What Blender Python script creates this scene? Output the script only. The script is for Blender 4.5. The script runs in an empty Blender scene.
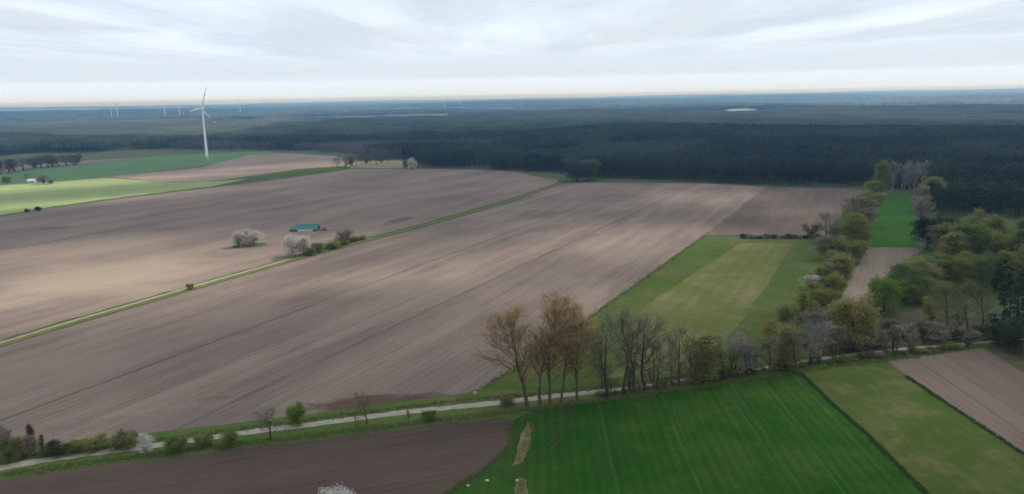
import bpy, math, random
import numpy as np
from mathutils import Vector, Matrix, noise as mnoise
from mathutils.geometry import tessellate_polygon

sc = bpy.context.scene
COL = sc.collection
PI = math.pi

# ------------------------------------------------------------------ camera
FPX, PITCH, ROLL, CAMH = 731.0, math.radians(11.5), math.radians(1.02), 95.0
_R = Vector((1, 0, 0)); _F = Vector((0, math.cos(PITCH), -math.sin(PITCH))); _U = Vector((0, math.sin(PITCH), math.cos(PITCH)))
CR = math.cos(ROLL) * _R - math.sin(ROLL) * _U
CU = math.cos(ROLL) * _U + math.sin(ROLL) * _R
cd = bpy.data.cameras.new('camera')
cd.sensor_width = 36.0; cd.lens = FPX / 1024 * 36.0; cd.clip_start = 1.0; cd.clip_end = 700000
cam = bpy.data.objects.new('camera', cd); COL.objects.link(cam)
B = -_F
cam.matrix_world = Matrix(((CR.x, CU.x, B.x, 0), (CR.y, CU.y, B.y, 0), (CR.z, CU.z, B.z, CAMH), (0, 0, 0, 1)))
sc.camera = cam

# ------------------------------------------------------------------ sky, sun, exposure
SUN_AZ, SUN_EL = math.radians(48), math.radians(50)      # clockwise from the view direction (+Y)
SUNV = Vector((math.sin(SUN_AZ) * math.cos(SUN_EL), math.cos(SUN_AZ) * math.cos(SUN_EL), math.sin(SUN_EL)))
world = bpy.data.worlds.new('World'); sc.world = world; world.use_nodes = True
wn, wl = world.node_tree.nodes, world.node_tree.links
wn.clear()
w_out = wn.new('ShaderNodeOutputWorld'); w_bg = wn.new('ShaderNodeBackground'); w_sky = wn.new('ShaderNodeTexSky')
w_sky.sky_type = 'NISHITA'; w_sky.sun_disc = False
w_sky.sun_elevation = SUN_EL; w_sky.sun_rotation = SUN_AZ
w_sky.altitude = 100; w_sky.air_density = 1.0; w_sky.dust_density = 0.2; w_sky.ozone_density = 2.0
w_bg.inputs['Strength'].default_value = 0.13
w_mix = wn.new('ShaderNodeMix'); w_mix.data_type = 'RGBA'; w_mix.inputs[0].default_value = 0.94      # milky, hazy air veils the blue
w_mix.inputs[7].default_value = (5.35, 5.9, 6.45, 1)
wl.new(w_sky.outputs[0], w_mix.inputs[6]); wl.new(w_mix.outputs[2], w_bg.inputs['Color']); wl.new(w_bg.outputs[0], w_out.inputs['Surface'])

sd = bpy.data.lights.new('sun', 'SUN'); sd.energy = 5.0; sd.angle = math.radians(0.6); sd.color = (1.0, 0.92, 0.81)
sun = bpy.data.objects.new('sun', sd); COL.objects.link(sun)
sun.rotation_euler = (-SUNV).to_track_quat('-Z', 'Y').to_euler(); sun.location = SUNV * 3000

sc.view_settings.view_transform = 'Standard'; sc.view_settings.look = 'None'
sc.view_settings.exposure = 0.0; sc.view_settings.gamma = 1.0; sc.view_settings.use_curve_mapping = False
try:
    sc.cycles.use_denoising = True
    sc.cycles.max_bounces = 6; sc.cycles.diffuse_bounces = 3; sc.cycles.transparent_max_bounces = 12
    sc.cycles.volume_bounces = 2; sc.cycles.sample_clamp_indirect = 4.0
except Exception:
    pass

# ------------------------------------------------------------------ helpers
def at(px, py, z=0.0):
    """point of the plane at height z seen at photo pixel px, py"""
    d = _F + CR * ((px - 512) / FPX) - CU * ((py - 247) / FPX)
    t = (z - CAMH) / d.z
    return Vector((d.x * t, d.y * t, z))

def px_of(v):
    q = Vector(v) - Vector((0, 0, CAMH)); z = q.dot(_F)
    return 512 + FPX * q.dot(CR) / z, 247 - FPX * q.dot(CU) / z

def height_at(base, ytop):
    """real height of an upright thing at ground point base whose top shows at row ytop"""
    lo, hi = 0.0, 150.0
    for _ in range(40):
        m = (lo + hi) / 2
        if px_of((base.x, base.y, base.z + m))[1] > ytop: lo = m
        else: hi = m
    return (lo + hi) / 2

def metres(base, npx):
    return npx * (Vector((base.x, base.y, base.z - CAMH)).dot(_F)) / FPX

def mesh_np(name, V, F, mats=None, midx=None, smooth=False, tint=None):
    V = np.asarray(V, np.float32).reshape(-1, 3)
    me = bpy.data.meshes.new(name)
    if isinstance(F, np.ndarray):
        n = F.shape[1]
        me.vertices.add(len(V)); me.vertices.foreach_set('co', V.ravel())
        me.loops.add(F.size); me.loops.foreach_set('vertex_index', F.astype(np.int32).ravel())
        me.polygons.add(len(F)); me.polygons.foreach_set('loop_start', np.arange(0, F.size, n, dtype=np.int32))
        me.update(calc_edges=True)
    else:
        me.from_pydata([tuple(v) for v in V], [], F); me.update()
    for m in (mats if isinstance(mats, (list, tuple)) else [mats]):
        if m: me.materials.append(m)
    if midx is not None: me.polygons.foreach_set('material_index', np.asarray(midx, np.int32))
    if tint is not None:
        a = me.attributes.new('tint', 'FLOAT', 'POINT'); a.data.foreach_set('value', np.asarray(tint, np.float32))
    if smooth: me.polygons.foreach_set('use_smooth', [True] * len(me.polygons))
    me.validate()
    return me

def add(name, me, parent=None, loc=None, label=None, cat=None, group=None, kind=None):
    o = bpy.data.objects.new(name, me); COL.objects.link(o)
    if parent is not None: o.parent = parent
    if loc is not None: o.location = loc
    if label: o['label'] = label
    if cat: o['category'] = cat
    if group: o['group'] = group
    if kind: o['kind'] = kind
    return o

def empty(name, loc, label, cat, group=None, rz=0.0):
    o = add(name, None, None, loc, label, cat, group)
    o.rotation_euler = (0, 0, rz); o.empty_display_size = 1
    return o

class Geo:
    """collects verts and polygon faces of one mesh"""
    def __init__(s): s.v = []; s.f = []
    def poly(s, pts, faces):
        k = len(s.v); s.v += [tuple(p) for p in pts]; s.f += [tuple(i + k for i in f) for f in faces]
    def box(s, x0, x1, y0, y1, z0, z1):
        s.poly([(x0, y0, z0), (x1, y0, z0), (x1, y1, z0), (x0, y1, z0), (x0, y0, z1), (x1, y0, z1), (x1, y1, z1), (x0, y1, z1)],
               [(0, 3, 2, 1), (4, 5, 6, 7), (0, 1, 5, 4), (1, 2, 6, 5), (2, 3, 7, 6), (3, 0, 4, 7)])
    def lathe(s, prof, n=16, axis=None, org=(0, 0, 0)):
        M = Matrix.Identity(3) if axis is None else Vector(axis).to_track_quat('Z', 'Y').to_matrix()
        pts = []
        for r, z in prof:
            for i in range(n):
                a = 2 * PI * i / n
                pts.append(M @ Vector((r * math.cos(a), r * math.sin(a), z)) + Vector(org))
        fs = []
        for j in range(len(prof) - 1):
            for i in range(n):
                fs.append((j * n + i, j * n + (i + 1) % n, (j + 1) * n + (i + 1) % n, (j + 1) * n + i))
        fs.append(tuple(range(n))[::-1]); fs.append(tuple((len(prof) - 1) * n + i for i in range(n)))
        s.poly(pts, fs)
    def mesh(s, name, mat, smooth=False):
        return mesh_np(name, s.v, s.f, mat, smooth=smooth)

# ------------------------------------------------------------------ materials
class NT:
    def __init__(s, name):
        s.m = bpy.data.materials.new(name); s.m.use_nodes = True
        s.n, s.l = s.m.node_tree.nodes, s.m.node_tree.links
        s.n.clear(); s.out = s.n.new('ShaderNodeOutputMaterial')
    def node(s, t, **kw):
        x = s.n.new(t)
        for k, v in kw.items(): setattr(x, k, v)
        return x
    def put(s, sock, v):
        if isinstance(v, bpy.types.NodeSocket): s.l.new(v, sock)
        elif v is not None: sock.default_value = v
    def math(s, op, a, b=None, c=None, clamp=False):
        x = s.node('ShaderNodeMath', operation=op, use_clamp=clamp)
        for i, v in enumerate((a, b, c)): s.put(x.inputs[i], v)
        return x.outputs[0]
    def noise(s, vec, scale, detail=3.0, rough=0.55, dist=0.0):
        x = s.node('ShaderNodeTexNoise'); s.put(x.inputs['Vector'], vec)
        x.inputs['Scale'].default_value = scale; x.inputs['Detail'].default_value = detail
        x.inputs['Roughness'].default_value = rough; x.inputs['Distortion'].default_value = dist
        return x.outputs['Fac']
    def ramp(s, v, a, b, lo=0.0, hi=1.0, smooth=True):
        x = s.node('ShaderNodeMapRange'); x.interpolation_type = 'SMOOTHSTEP' if smooth else 'LINEAR'
        s.put(x.inputs[0], v)
        for i, q in zip((1, 2, 3, 4), (a, b, lo, hi)): x.inputs[i].default_value = q
        return x.outputs[0]
    def mix(s, f, a, b, blend='MIX'):
        x = s.node('ShaderNodeMix', data_type='RGBA', blend_type=blend)
        s.put(x.inputs[0], f)
        for i, v in ((6, a), (7, b)): s.put(x.inputs[i], (*v, 1) if isinstance(v, tuple) and len(v) == 3 else v)
        return x.outputs[2]
    def mapping(s, vec, rot=0.0, scale=(1, 1, 1), loc=(0, 0, 0)):
        x = s.node('ShaderNodeMapping'); s.put(x.inputs[0], vec)
        x.inputs[1].default_value = loc; x.inputs[2].default_value = (0, 0, rot); x.inputs[3].default_value = scale
        return x.outputs[0]
    def pos(s): return s.node('ShaderNodeNewGeometry').outputs['Position']
    def bump(s, h, strength, dist):
        x = s.node('ShaderNodeBump'); s.put(x.inputs['Height'], h)
        x.inputs['Strength'].default_value = strength; x.inputs['Distance'].default_value = dist
        return x.outputs[0]
    def bsdf(s, color, rough=0.9, spec=0.1, normal=None, transl=None):
        b = s.node('ShaderNodeBsdfPrincipled')
        s.put(b.inputs['Base Color'], (*color, 1) if isinstance(color, tuple) and len(color) == 3 else color)
        b.inputs['Roughness'].default_value = rough; b.inputs['Specular IOR Level'].default_value = spec
        if normal is not None: s.put(b.inputs['Normal'], normal)
        sh = b.outputs[0]
        if transl:
            t = s.node('ShaderNodeBsdfTranslucent')
            s.put(t.inputs[0], (*color, 1) if isinstance(color, tuple) and len(color) == 3 else color)
            m = s.node('ShaderNodeMixShader'); m.inputs[0].default_value = transl
            s.l.new(sh, m.inputs[1]); s.l.new(t.outputs[0], m.inputs[2]); sh = m.outputs[0]
        s.l.new(sh, s.out.inputs['Surface'])
        return s.m

def soil(name, base, dark, ang, lines=(), seed=0, row=3.0, contrast=1.0, stains_or_sun=()):
    """tilled earth: streaks along the working direction, passes of the drill, wheel marks, damp marks, painted sunlit patch"""
    t = NT(name); p = t.pos()
    r = t.mapping(p, rot=-ang)                      # x along the rows, y across
    a = t.noise(t.mapping(r, scale=(1 / 160, 1 / 26, 1), loc=(seed, seed * 1.7, 0)), 1.0, 4, 0.6, 0.6)
    b = t.noise(t.mapping(p, scale=(1 / 90, 1 / 90, 1), loc=(seed * 2.1, 3, 0)), 1.0, 3, 0.55)
    c = t.noise(t.mapping(r, scale=(1 / 30, 1 / 1.3, 1)), 1.0, 3, 0.6)
    g = t.noise(t.mapping(p, scale=(1, 1, 1)), 0.9, 4, 0.7)
    sx = t.node('ShaderNodeSeparateXYZ'); t.put(sx.inputs[0], r); v = sx.outputs['Y']
    wob = t.math('MULTIPLY', t.math('SUBTRACT', t.noise(t.mapping(r, scale=(1 / 40, 1 / 40, 1)), 1.0, 2), 0.5), 1.6)
    vw = t.math('ADD', v, wob)
    w = t.math('SINE', t.math('MULTIPLY', vw, 2 * PI / row))
    f = t.math('ADD', t.math('MULTIPLY', t.ramp(a, 0.32, 0.68), 0.55 * contrast), t.math('MULTIPLY', t.ramp(b, 0.35, 0.65), 0.35 * contrast))
    f = t.math('ADD', f, t.math('MULTIPLY', t.math('SUBTRACT', c, 0.5), 1.0))
    f = t.math('ADD', f, t.math('ADD', t.math('MULTIPLY', w, 0.075), t.math('MULTIPLY', t.math('SINE', t.math('MULTIPLY', vw, 2 * PI / 12.5)), 0.06)))
    f = t.math('ADD', f, t.math('MULTIPLY', t.math('SUBTRACT', g, 0.5), 0.85), clamp=True)
    col = t.mix(f, base, dark)
    for off, wd, k in lines:                         # wheel marks pressed into the soil
        d = t.math('ABSOLUTE', t.math('SUBTRACT', vw, off))
        br = t.ramp(t.noise(t.mapping(r, scale=(1 / 25, 1 / 4, 1), loc=(off, 0, 0)), 1.0, 3), 0.3, 0.6, 0.35, 1.0)
        m = t.math('MULTIPLY', t.ramp(d, wd * 0.35, wd, k, 0.0), br)
        col = t.mix(m, col, tuple(x * 0.55 for x in dark))
    for (cx, cy, ra, rb, an, colr, k) in stains_or_sun:     # damp, freshly worked or painted sunlit patches with a shape of their own
        q = t.mapping(p, loc=(0, 0, 0))
        sb = t.node('ShaderNodeVectorMath', operation='SUBTRACT'); t.put(sb.inputs[0], q); sb.inputs[1].default_value = (cx, cy, 0)
        e = t.mapping(t.mapping(sb.outputs[0], rot=-an), scale=(1 / ra, 1 / rb, 0))
        ln = t.node('ShaderNodeVectorMath', operation='LENGTH'); t.put(ln.inputs[0], e)
        ds = t.math('ADD', ln.outputs['Value'], t.math('MULTIPLY', t.math('SUBTRACT', t.noise(t.mapping(p, scale=(1 / 9, 1 / 4, 1) if ra < 60 else (1 / 70, 1 / 45, 1)), 1.0, 4, 0.6), 0.5), 1.6))
        col = t.mix(t.ramp(ds, 0.65 if ra < 60 else 0.25, 1.05 if ra < 60 else 1.25, k, 0.0), col, colr)
    h = t.math('ADD', t.math('MULTIPLY', w, 0.3), t.math('ADD', g, c))
    return t.bsdf(col, 0.95, 0.05, t.bump(h, 0.5, 0.35))

def grass(name, base, dark, alt, ang=PI / 2, seed=0, amount=0.4, lines=(), row=0.0, rows=0.0, linecol=(0.2, 0.26, 0.12)):
    t = NT(name); p = t.pos(); r = t.mapping(p, rot=-ang)
    a = t.noise(t.mapping(p, scale=(1 / 35, 1 / 35, 1), loc=(seed, seed, 0)), 1.0, 5, 0.6, 0.4)
    b = t.noise(t.mapping(p, scale=(1 / 7, 1 / 7, 1), loc=(seed * 3, 1, 0)), 1.0, 4, 0.65)
    g = t.noise(t.mapping(p, scale=(1, 1, 1)), 1.1, 4, 0.75)
    s = t.noise(t.mapping(r, scale=(1 / 60, 1 / 2.2, 1)), 1.0, 3, 0.6)
    f = t.math('ADD', t.math('MULTIPLY', t.ramp(b, 0.3, 0.7), 0.45), t.math('MULTIPLY', t.ramp(g, 0.28, 0.72), 0.55))
    col = t.mix(f, base, dark)
    k = t.math('ADD', t.math('MULTIPLY', a, 0.75), t.math('MULTIPLY', t.math('SUBTRACT', b, 0.5), 0.6))
    k = t.math('ADD', k, t.math('MULTIPLY', t.math('SUBTRACT', s, 0.5), 0.2))
    col = t.mix(t.ramp(k, 0.28, 0.54, 0.0, amount), col, alt)
    sx = t.node('ShaderNodeSeparateXYZ'); t.put(sx.inputs[0], r); v = sx.outputs['Y']
    wob = t.math('MULTIPLY', t.math('SUBTRACT', t.noise(t.mapping(r, scale=(1 / 50, 1 / 50, 1)), 1.0, 2), 0.5), 2.0)
    vw = t.math('ADD', v, wob)
    if rows:
        w = t.math('SINE', t.math('MULTIPLY', vw, 2 * PI / row))
        col = t.mix(t.math('MULTIPLY', t.math('MULTIPLY_ADD', w, 0.5, 0.5), rows), col, tuple(x * 0.6 for x in dark))
    for off, wd, kk in lines:
        d = t.math('ABSOLUTE', t.math('SUBTRACT', vw, off))
        br = t.ramp(t.noise(t.mapping(r, scale=(1 / 14, 1 / 3, 1), loc=(off, 0, 0)), 1.0, 3), 0.35, 0.65, 0.1, 1.0)
        col = t.mix(t.math('MULTIPLY', t.ramp(d, wd * 0.3, wd, kk, 0.0), br), col, linecol)
    return t.bsdf(col, 1.0, 0.0, t.bump(t.math('ADD', g, b), 0.6, 0.4))

def foliage(name, c0, c1, transl=0.25, hue=0.0):
    """leaf or needle colour varying from clump to clump and from plant to plant"""
    t = NT(name)
    at_ = t.node('ShaderNodeAttribute', attribute_name='tint')
    oi = t.node('ShaderNodeObjectInfo')
    n = t.noise(t.pos(), 0.35, 2)
    big = t.noise(t.pos(), 0.007, 3)
    f = t.math('ADD', t.math('MULTIPLY', at_.outputs['Fac'], 0.65), t.math('MULTIPLY', n, 0.4))
    f = t.math('ADD', f, t.ramp(big, .35, .65, -.35, .35))
    f = t.math('ADD', f, t.math('MULTIPLY', t.math('SUBTRACT', oi.outputs['Random'], 0.5), 0.5), clamp=True)
    return t.bsdf(t.mix(f, c0, c1), 0.75, 0.15, None, transl)

def bark(name, c0, c1):
    t = NT(name); tc = t.node('ShaderNodeTexCoord')
    n = t.noise(t.mapping(tc.outputs['Object'], scale=(3, 3, 0.6)), 1.0, 4, 0.65)
    return t.bsdf(t.mix(t.ramp(n, 0.3, 0.7), c0, c1), 0.95, 0.05, t.bump(n, 0.4, 0.05))

def paint(name, c, rough=0.45, wear=0.12, spec=0.4):
    t = NT(name); tc = t.node('ShaderNodeTexCoord')
    n = t.noise(t.mapping(tc.outputs['Object'], scale=(0.6, 0.6, 0.15)), 1.0, 5, 0.65)
    return t.bsdf(t.mix(t.ramp(n, 0.4, 0.75, 0, wear), c, tuple(x * 0.5 for x in c)), rough, spec)

ANG = math.radians(62.9)      # working direction of the big ploughed fields
ANGC = math.radians(88.0)     # of the crop field in front

def voff(px, py, ang):
    q = at(px, py); return -q.x * math.sin(ang) + q.y * math.cos(ang)

# damp marks along the headland, painted sunlit tone on the left field, and others
def stain(x0, y0, x1, y1, half, col, k):
    a, b = at(x0, y0), at(x1, y1); c = (a + b) / 2
    return (c.x, c.y, (b - a).length / 2, half, math.atan2(b.y - a.y, b.x - a.x), col, k)

REDDAMP = (0.085, 0.052, 0.040)
M_main = soil('big_field_soil', (0.232, 0.176, 0.142), (0.122, 0.092, 0.079), ANG,
              lines=[(voff(110, 380, ANG), 1.2, 0.6), (voff(360, 343, ANG), 1.0, 0.55), (voff(590, 233, ANG), 1.0, 0.4),
                     (voff(590, 222, ANG), 1.0, 0.35)],
              seed=2.3, row=3.2,
              stains_or_sun=[stain(300, 409, 425, 396, 5.5, REDDAMP, 0.85), stain(395, 398, 455, 394, 3, REDDAMP, 0.6), stain(190, 401, 240, 396, 2.5, REDDAMP, 0.25),
                      stain(40, 430, 300, 412, 9, (0.12, 0.1, 0.095), 0.4)])
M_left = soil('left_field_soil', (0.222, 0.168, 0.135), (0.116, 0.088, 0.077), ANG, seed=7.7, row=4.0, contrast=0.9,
              stains_or_sun=[stain(-40, 290, 240, 262, 62, (0.33, 0.262, 0.197), 0.6), stain(383, 225, 413, 216, 7, (0.085, 0.065, 0.062), 0.7), stain(35, 229, 75, 227, 9, (0.1, 0.085, 0.085), 0.6),  # first one: sandy tone, with the sunlit area's extra brightness painted into it
                      stain(150, 230, 190, 229, 8, (0.1, 0.085, 0.085), 0.4)])
M_ndark = soil('freshly_ploughed_soil', (0.102, 0.072, 0.057), (0.052, 0.037, 0.031), math.radians(20), seed=4.1, row=2.6, contrast=0.8)
M_rdark = soil('dark_field_soil', (0.165, 0.122, 0.095), (0.092, 0.068, 0.056), ANG, seed=9.2, row=3.0)
M_right = soil('right_field_soil', (0.160, 0.120, 0.097), (0.092, 0.069, 0.058), ANGC, seed=5.2, row=2.4, contrast=0.7,
               lines=[(voff(975, 400, ANGC), 0.9, 0.3), (voff(1000, 400, ANGC), 0.9, 0.3)])
M_strip = soil('strip_field_soil', (0.200, 0.160, 0.125), (0.125, 0.097, 0.079), math.radians(63), seed=3.4, row=3.0, contrast=0.7)
M_tan = soil('tan_field_soil', (0.27, 0.205, 0.158), (0.165, 0.124, 0.102), math.radians(30), seed=6.4, row=6.0)
M_redbrown = soil('far_brown_soil', (0.220, 0.158, 0.129), (0.135, 0.100, 0.086), math.radians(20), seed=1.4, row=6.0)
M_crop = grass('young_crop', (0.030, 0.092, 0.016), (0.015, 0.052, 0.009), (0.066, 0.108, 0.024), ANGC, 1.0, 0.6,
               lines=[(voff(727, 390, ANGC), .4, .3), (voff(735, 390, ANGC), .4, .3), (voff(667, 410, ANGC), .4, .3), (voff(673, 410, ANGC), .4, .3),
                      (voff(802, 385, ANGC), .4, .25), (voff(772, 400, ANGC), .4, .32), (voff(779, 400, ANGC), .4, .28), (voff(600, 440, ANGC), .4, .2), (voff(606, 440, ANGC), .4, .2)],
               row=3.0, rows=0.22, linecol=(0.085, 0.15, 0.055))
M_pale = grass('thin_pasture', (0.068, 0.100, 0.024), (0.042, 0.070, 0.016), (0.130, 0.120, 0.056), ANGC, 5.0, 0.75)
M_meadow = grass('meadow_grass', (0.084, 0.120, 0.029), (0.048, 0.078, 0.020), (0.140, 0.130, 0.058), ANG, 8.0, 0.55)
M_mown = grass('mown_strip', (0.132, 0.145, 0.046), (0.095, 0.110, 0.034), (0.185, 0.165, 0.082), ANG, 3.0, 0.8, row=7.0, rows=0.15)
M_bright = grass('bright_meadow', (0.054, 0.128, 0.021), (0.032, 0.088, 0.015), (0.078, 0.124, 0.028), ANG, 2.0, 0.35)
M_verge = grass('verge_grass', (0.092, 0.138, 0.034), (0.048, 0.080, 0.021), (0.150, 0.135, 0.070), 0.3, 6.0, 0.65)
M_scrub = grass('rough_ground', (0.070, 0.080, 0.035), (0.040, 0.048, 0.024), (0.120, 0.095, 0.070), 0.3, 9.0, 0.8)
M_ltgreen = grass('light_green_crop', (0.245, 0.295, 0.125), (0.175, 0.225, 0.095), (0.29, 0.31, 0.15), math.radians(25), 4.0, 0.6)
M_dkgreen = grass('blue_green_crop', (0.105, 0.185, 0.085), (0.078, 0.150, 0.068), (0.15, 0.21, 0.10), math.radians(20), 4.5, 0.5)
M_olive = grass('stubble', (0.215, 0.200, 0.115), (0.155, 0.150, 0.085), (0.27, 0.23, 0.16), math.radians(20), 4.8, 0.7)
M_straw = grass('dry_grass', (0.21, 0.17, 0.09), (0.12, 0.11, 0.05), (0.10, 0.12, 0.04), 0.6, 2.8, 0.75)
t_ = NT('gravel_track'); _p = t_.pos()
_n1 = t_.noise(_p, 0.35, 4, 0.6); _n2 = t_.noise(_p, 2.2, 4, 0.7)
_c = t_.mix(t_.ramp(_n1, 0.3, 0.7), (0.37, 0.33, 0.28), (0.26, 0.23, 0.185)); _c = t_.mix(t_.ramp(_n2, 0.45, 0.8, 0, 0.5), _c, (0.2, 0.175, 0.145))
M_track = t_.bsdf(_c, 0.95, 0.05, t_.bump(_n2, 0.5, 0.1))
t_ = NT('sandy_path'); _p = t_.pos(); _n2 = t_.noise(_p, 0.8, 4, 0.7)
M_path = t_.bsdf(t_.mix(t_.ramp(_n2, 0.35, 0.7), (0.34, 0.285, 0.205), (0.2, 0.185, 0.11)), 0.95, 0.05)
t_ = NT('dirt_ruts'); _p = t_.pos(); _n2 = t_.noise(_p, 1.2, 4, 0.7)
M_rut = t_.bsdf(t_.mix(t_.ramp(_n2, 0.35, 0.7), (0.062, 0.05, 0.032), (0.03, 0.052, 0.015)), 0.95, 0.05)

# ------------------------------------------------------------------ terrain
def sstep(a, b, x):
    t = np.clip((x - a) / (b - a), 0, 1); return t * t * (3 - 2 * t)

LAKE = at(741, 109.8, 16.0)
def relief(x, y):
    """level farmland, low wooded swells behind it, long ridges on the skyline"""
    x = np.asarray(x, float); y = np.asarray(y, float); r = np.hypot(x, y)
    w = lambda lx, ly, p: np.sin(x / lx + p) * np.cos(y / ly + p * 1.7)
    near = sstep(1500, 2600, r) * (1 - sstep(5200, 6500, r)) * (3 + 4 * w(430, 380, 0.6) + 3 * w(910, 640, 2.1))
    far = sstep(6500, 9000, r) * (20 + 22 * w(1500, 900, 1.1) + 18 * w(3700, 2100, 0.4))
    sky = sstep(11000, 24000, r) * (24 + 26 * w(5200, 4300, 2.7) + 10 * w(2300, 3900, 0.9) + 14 * sstep(-2000, 12000, x))
    dl = np.hypot(x - LAKE.x, y - LAKE.y); pl = 1 - sstep(190, 520, dl)
    azm = np.arctan2(x, y); near = near + 15 * np.exp(-((r - 1480) / 250) ** 2) * sstep(-.02, .14, azm) * (1 + .25 * np.sin(x / 170))
    return np.maximum(near, 0) * (1 - pl) + 16 * pl + np.maximum(far, 0) * 0.9 + np.maximum(sky, 0)

rings = np.concatenate([[0], np.geomspace(120, 38000, 100)])
NA = 240
ang = np.linspace(0, 2 * PI, NA, endpoint=False)
X = np.outer(rings[1:], np.cos(ang)).ravel(); Y = np.outer(rings[1:], np.sin(ang)).ravel()
Xv = np.concatenate([[0], X]); Yv = np.concatenate([[0], Y]); Zv = relief(Xv, Yv)
faces = []
nr = len(rings) - 1
ii = np.arange(NA); jj = (ii + 1) % NA
F = [np.stack([1 + k * NA + ii, 1 + (k + 1) * NA + ii, 1 + (k + 1) * NA + jj, 1 + k * NA + jj], 1) for k in range(nr - 1)]
Fq = np.concatenate(F); T = np.concatenate([Fq[:, [0, 1, 2]], Fq[:, [0, 2, 3]], np.stack([np.zeros(NA, int), 1 + ii, 1 + jj], 1)])
t_ = NT('countryside_ground'); _p = t_.pos()
_a = t_.noise(t_.mapping(_p, scale=(1 / 40, 1 / 40, 1)), 1.0, 5, 0.6); _b = t_.noise(t_.mapping(_p, scale=(1 / 2600, 1 / 1500, 1)), 1.0, 3, 0.5)
_g = t_.noise(_p, 0.9, 4, 0.7)
_vo = t_.node('ShaderNodeTexVoronoi'); t_.put(_vo.inputs['Vector'], t_.mapping(_p, rot=0.4, scale=(1 / 420, 1 / 260, 1)))
_near = t_.mix(t_.ramp(t_.math('ADD', t_.math('MULTIPLY', _a, .6), t_.math('MULTIPLY', _g, .4)), 0.35, 0.65), (0.062, 0.105, 0.030), (0.085, 0.075, 0.045))
_sep = t_.node('ShaderNodeSeparateColor'); t_.put(_sep.inputs[0], _vo.outputs['Color'])
_far = t_.mix(t_.ramp(_sep.outputs[0], 0.3, 0.7, smooth=False), (0.24, 0.20, 0.16), (0.11, 0.15, 0.075))
_len = t_.node('ShaderNodeVectorMath', operation='LENGTH'); t_.put(_len.inputs[0], _p)
M_ground = t_.bsdf(t_.mix(t_.ramp(_len.outputs['Value'], 3300, 3600), _near, _far), 0.95, 0.05, t_.bump(_g, 0.5, 0.3))
add('ground', mesh_np('ground', np.stack([Xv, Yv, Zv], 1), T, M_ground, smooth=True), kind='structure', label='open flat countryside reaching to the wooded horizon')

# ------------------------------------------------------------------ fields, meadows, tracks
def outline(pts, step, jit, seed, close=True):
    out = []
    n = len(pts)
    for i in range(n if close else n - 1):
        a, b = pts[i], pts[(i + 1) % n]; L = (b - a).length; k = max(1, int(L / step))
        nv = Vector((-(b - a).y, (b - a).x, 0)).normalized()
        for j in range(k):
            q = a.lerp(b, j / k)
            d = mnoise.noise(Vector((q.x / 9, q.y / 9, seed))) * jit + mnoise.noise(Vector((q.x / 2.5, q.y / 2.5, seed + 5))) * jit * 0.6
            out.append(q + nv * d)
    if not close: out.append(pts[-1].copy())
    return out

EDGES = {}
def field(name, pix, z, mat, jit=0.5, step=2.5, label=None, world=None, kind='structure'):
    pts = world or [at(x, y) for x, y in pix]
    pts = [Vector((p.x, p.y, 0)) for p in pts]
    far = max(p.length for p in pts)
    if far > 900: step = max(step, far / 300); jit *= 2
    ol = outline(pts, step, jit, len(name) * 1.37)
    tri = tessellate_polygon([ol])
    EDGES.setdefault(name, []).append(ol)
    return add(name, mesh_np(name, [(p.x, p.y, z) for p in ol], [tuple(t) for t in tri], mat), kind=kind, label=label)

def smooth_path(pix, n=12):
    P = [at(x, y) for x, y in pix]; out = []
    for i in range(len(P) - 1):
        p0, p1, p2, p3 = P[max(i - 1, 0)], P[i], P[i + 1], P[min(i + 2, len(P) - 1)]
        for j in range(n):
            t = j / n
            out.append(0.5 * ((2 * p1) + (p2 - p0) * t + (2 * p0 - 5 * p1 + 4 * p2 - p3) * t * t + (3 * p1 - p0 - 3 * p2 + p3) * t ** 3))
    out.append(P[-1]); return out

def ribbon(name, path, width, z, mat, jit=0.3, offs=0.0, seed=0, label=None, kind='structure'):
    v, f = [], []
    for i, q in enumerate(path):
        d = (path[min(i + 1, len(path) - 1)] - path[max(i - 1, 0)]).normalized(); nv = Vector((-d.y, d.x, 0))
        w = width(q) if callable(width) else width
        wl = w / 2 + jit * mnoise.noise(Vector((q.x / 3, q.y / 3, seed))); wr = w / 2 + jit * mnoise.noise(Vector((q.x / 3, q.y / 3, seed + 9)))
        a = q + nv * (offs + wl); b = q + nv * (offs - wr)
        v += [(a.x, a.y, z), (b.x, b.y, z)]
        if i: f.append((2 * i - 2, 2 * i - 1, 2 * i + 1, 2 * i))
    return add(name, mesh_np(name, v, f, mat), kind=kind, label=label)

# upper left
field('far_brown_field', [(-60, 184), (0, 174), (50, 165.5), (80, 164), (130, 159), (185, 152.5), (130, 150), (60, 153.5), (0, 157), (-60, 162)], .02, M_redbrown, 2)
field('blue_green_field', [(-60, 200), (0, 185), (60, 181), (105, 177), (165, 170), (215, 164), (246, 156), (278, 151.5), (190, 151.5), (130, 159.4), (80, 164.4), (50, 166), (0, 174.6), (-60, 185)], .03, M_dkgreen, 2)
field('light_green_field', [(-60, 232), (0, 215.5), (40, 208.5), (100, 200), (180, 190), (215, 186), (250, 178.5), (215, 181.6), (165, 182.4), (107, 177.6), (60, 181.4), (0, 185.4), (-60, 201)], .04, M_ltgreen, 1.5)
field('tan_field', [(107, 176.6), (150, 172.6), (200, 167.5), (226, 161), (248, 155.5), (280, 153), (336, 156), (352, 160), (344, 166), (300, 168.8), (250, 176), (215, 181.2), (165, 182)], .05, M_tan, 2)
field('green_strip', [(216, 185.6), (252, 178), (300, 169.6), (345, 166.4), (352, 168.6), (300, 175.4), (250, 182)], .06, M_meadow, 1)
field('stubble_strip', [(353, 160), (402, 161), (414, 168), (352, 168.2), (346, 166)], .06, M_olive, 1)
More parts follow.
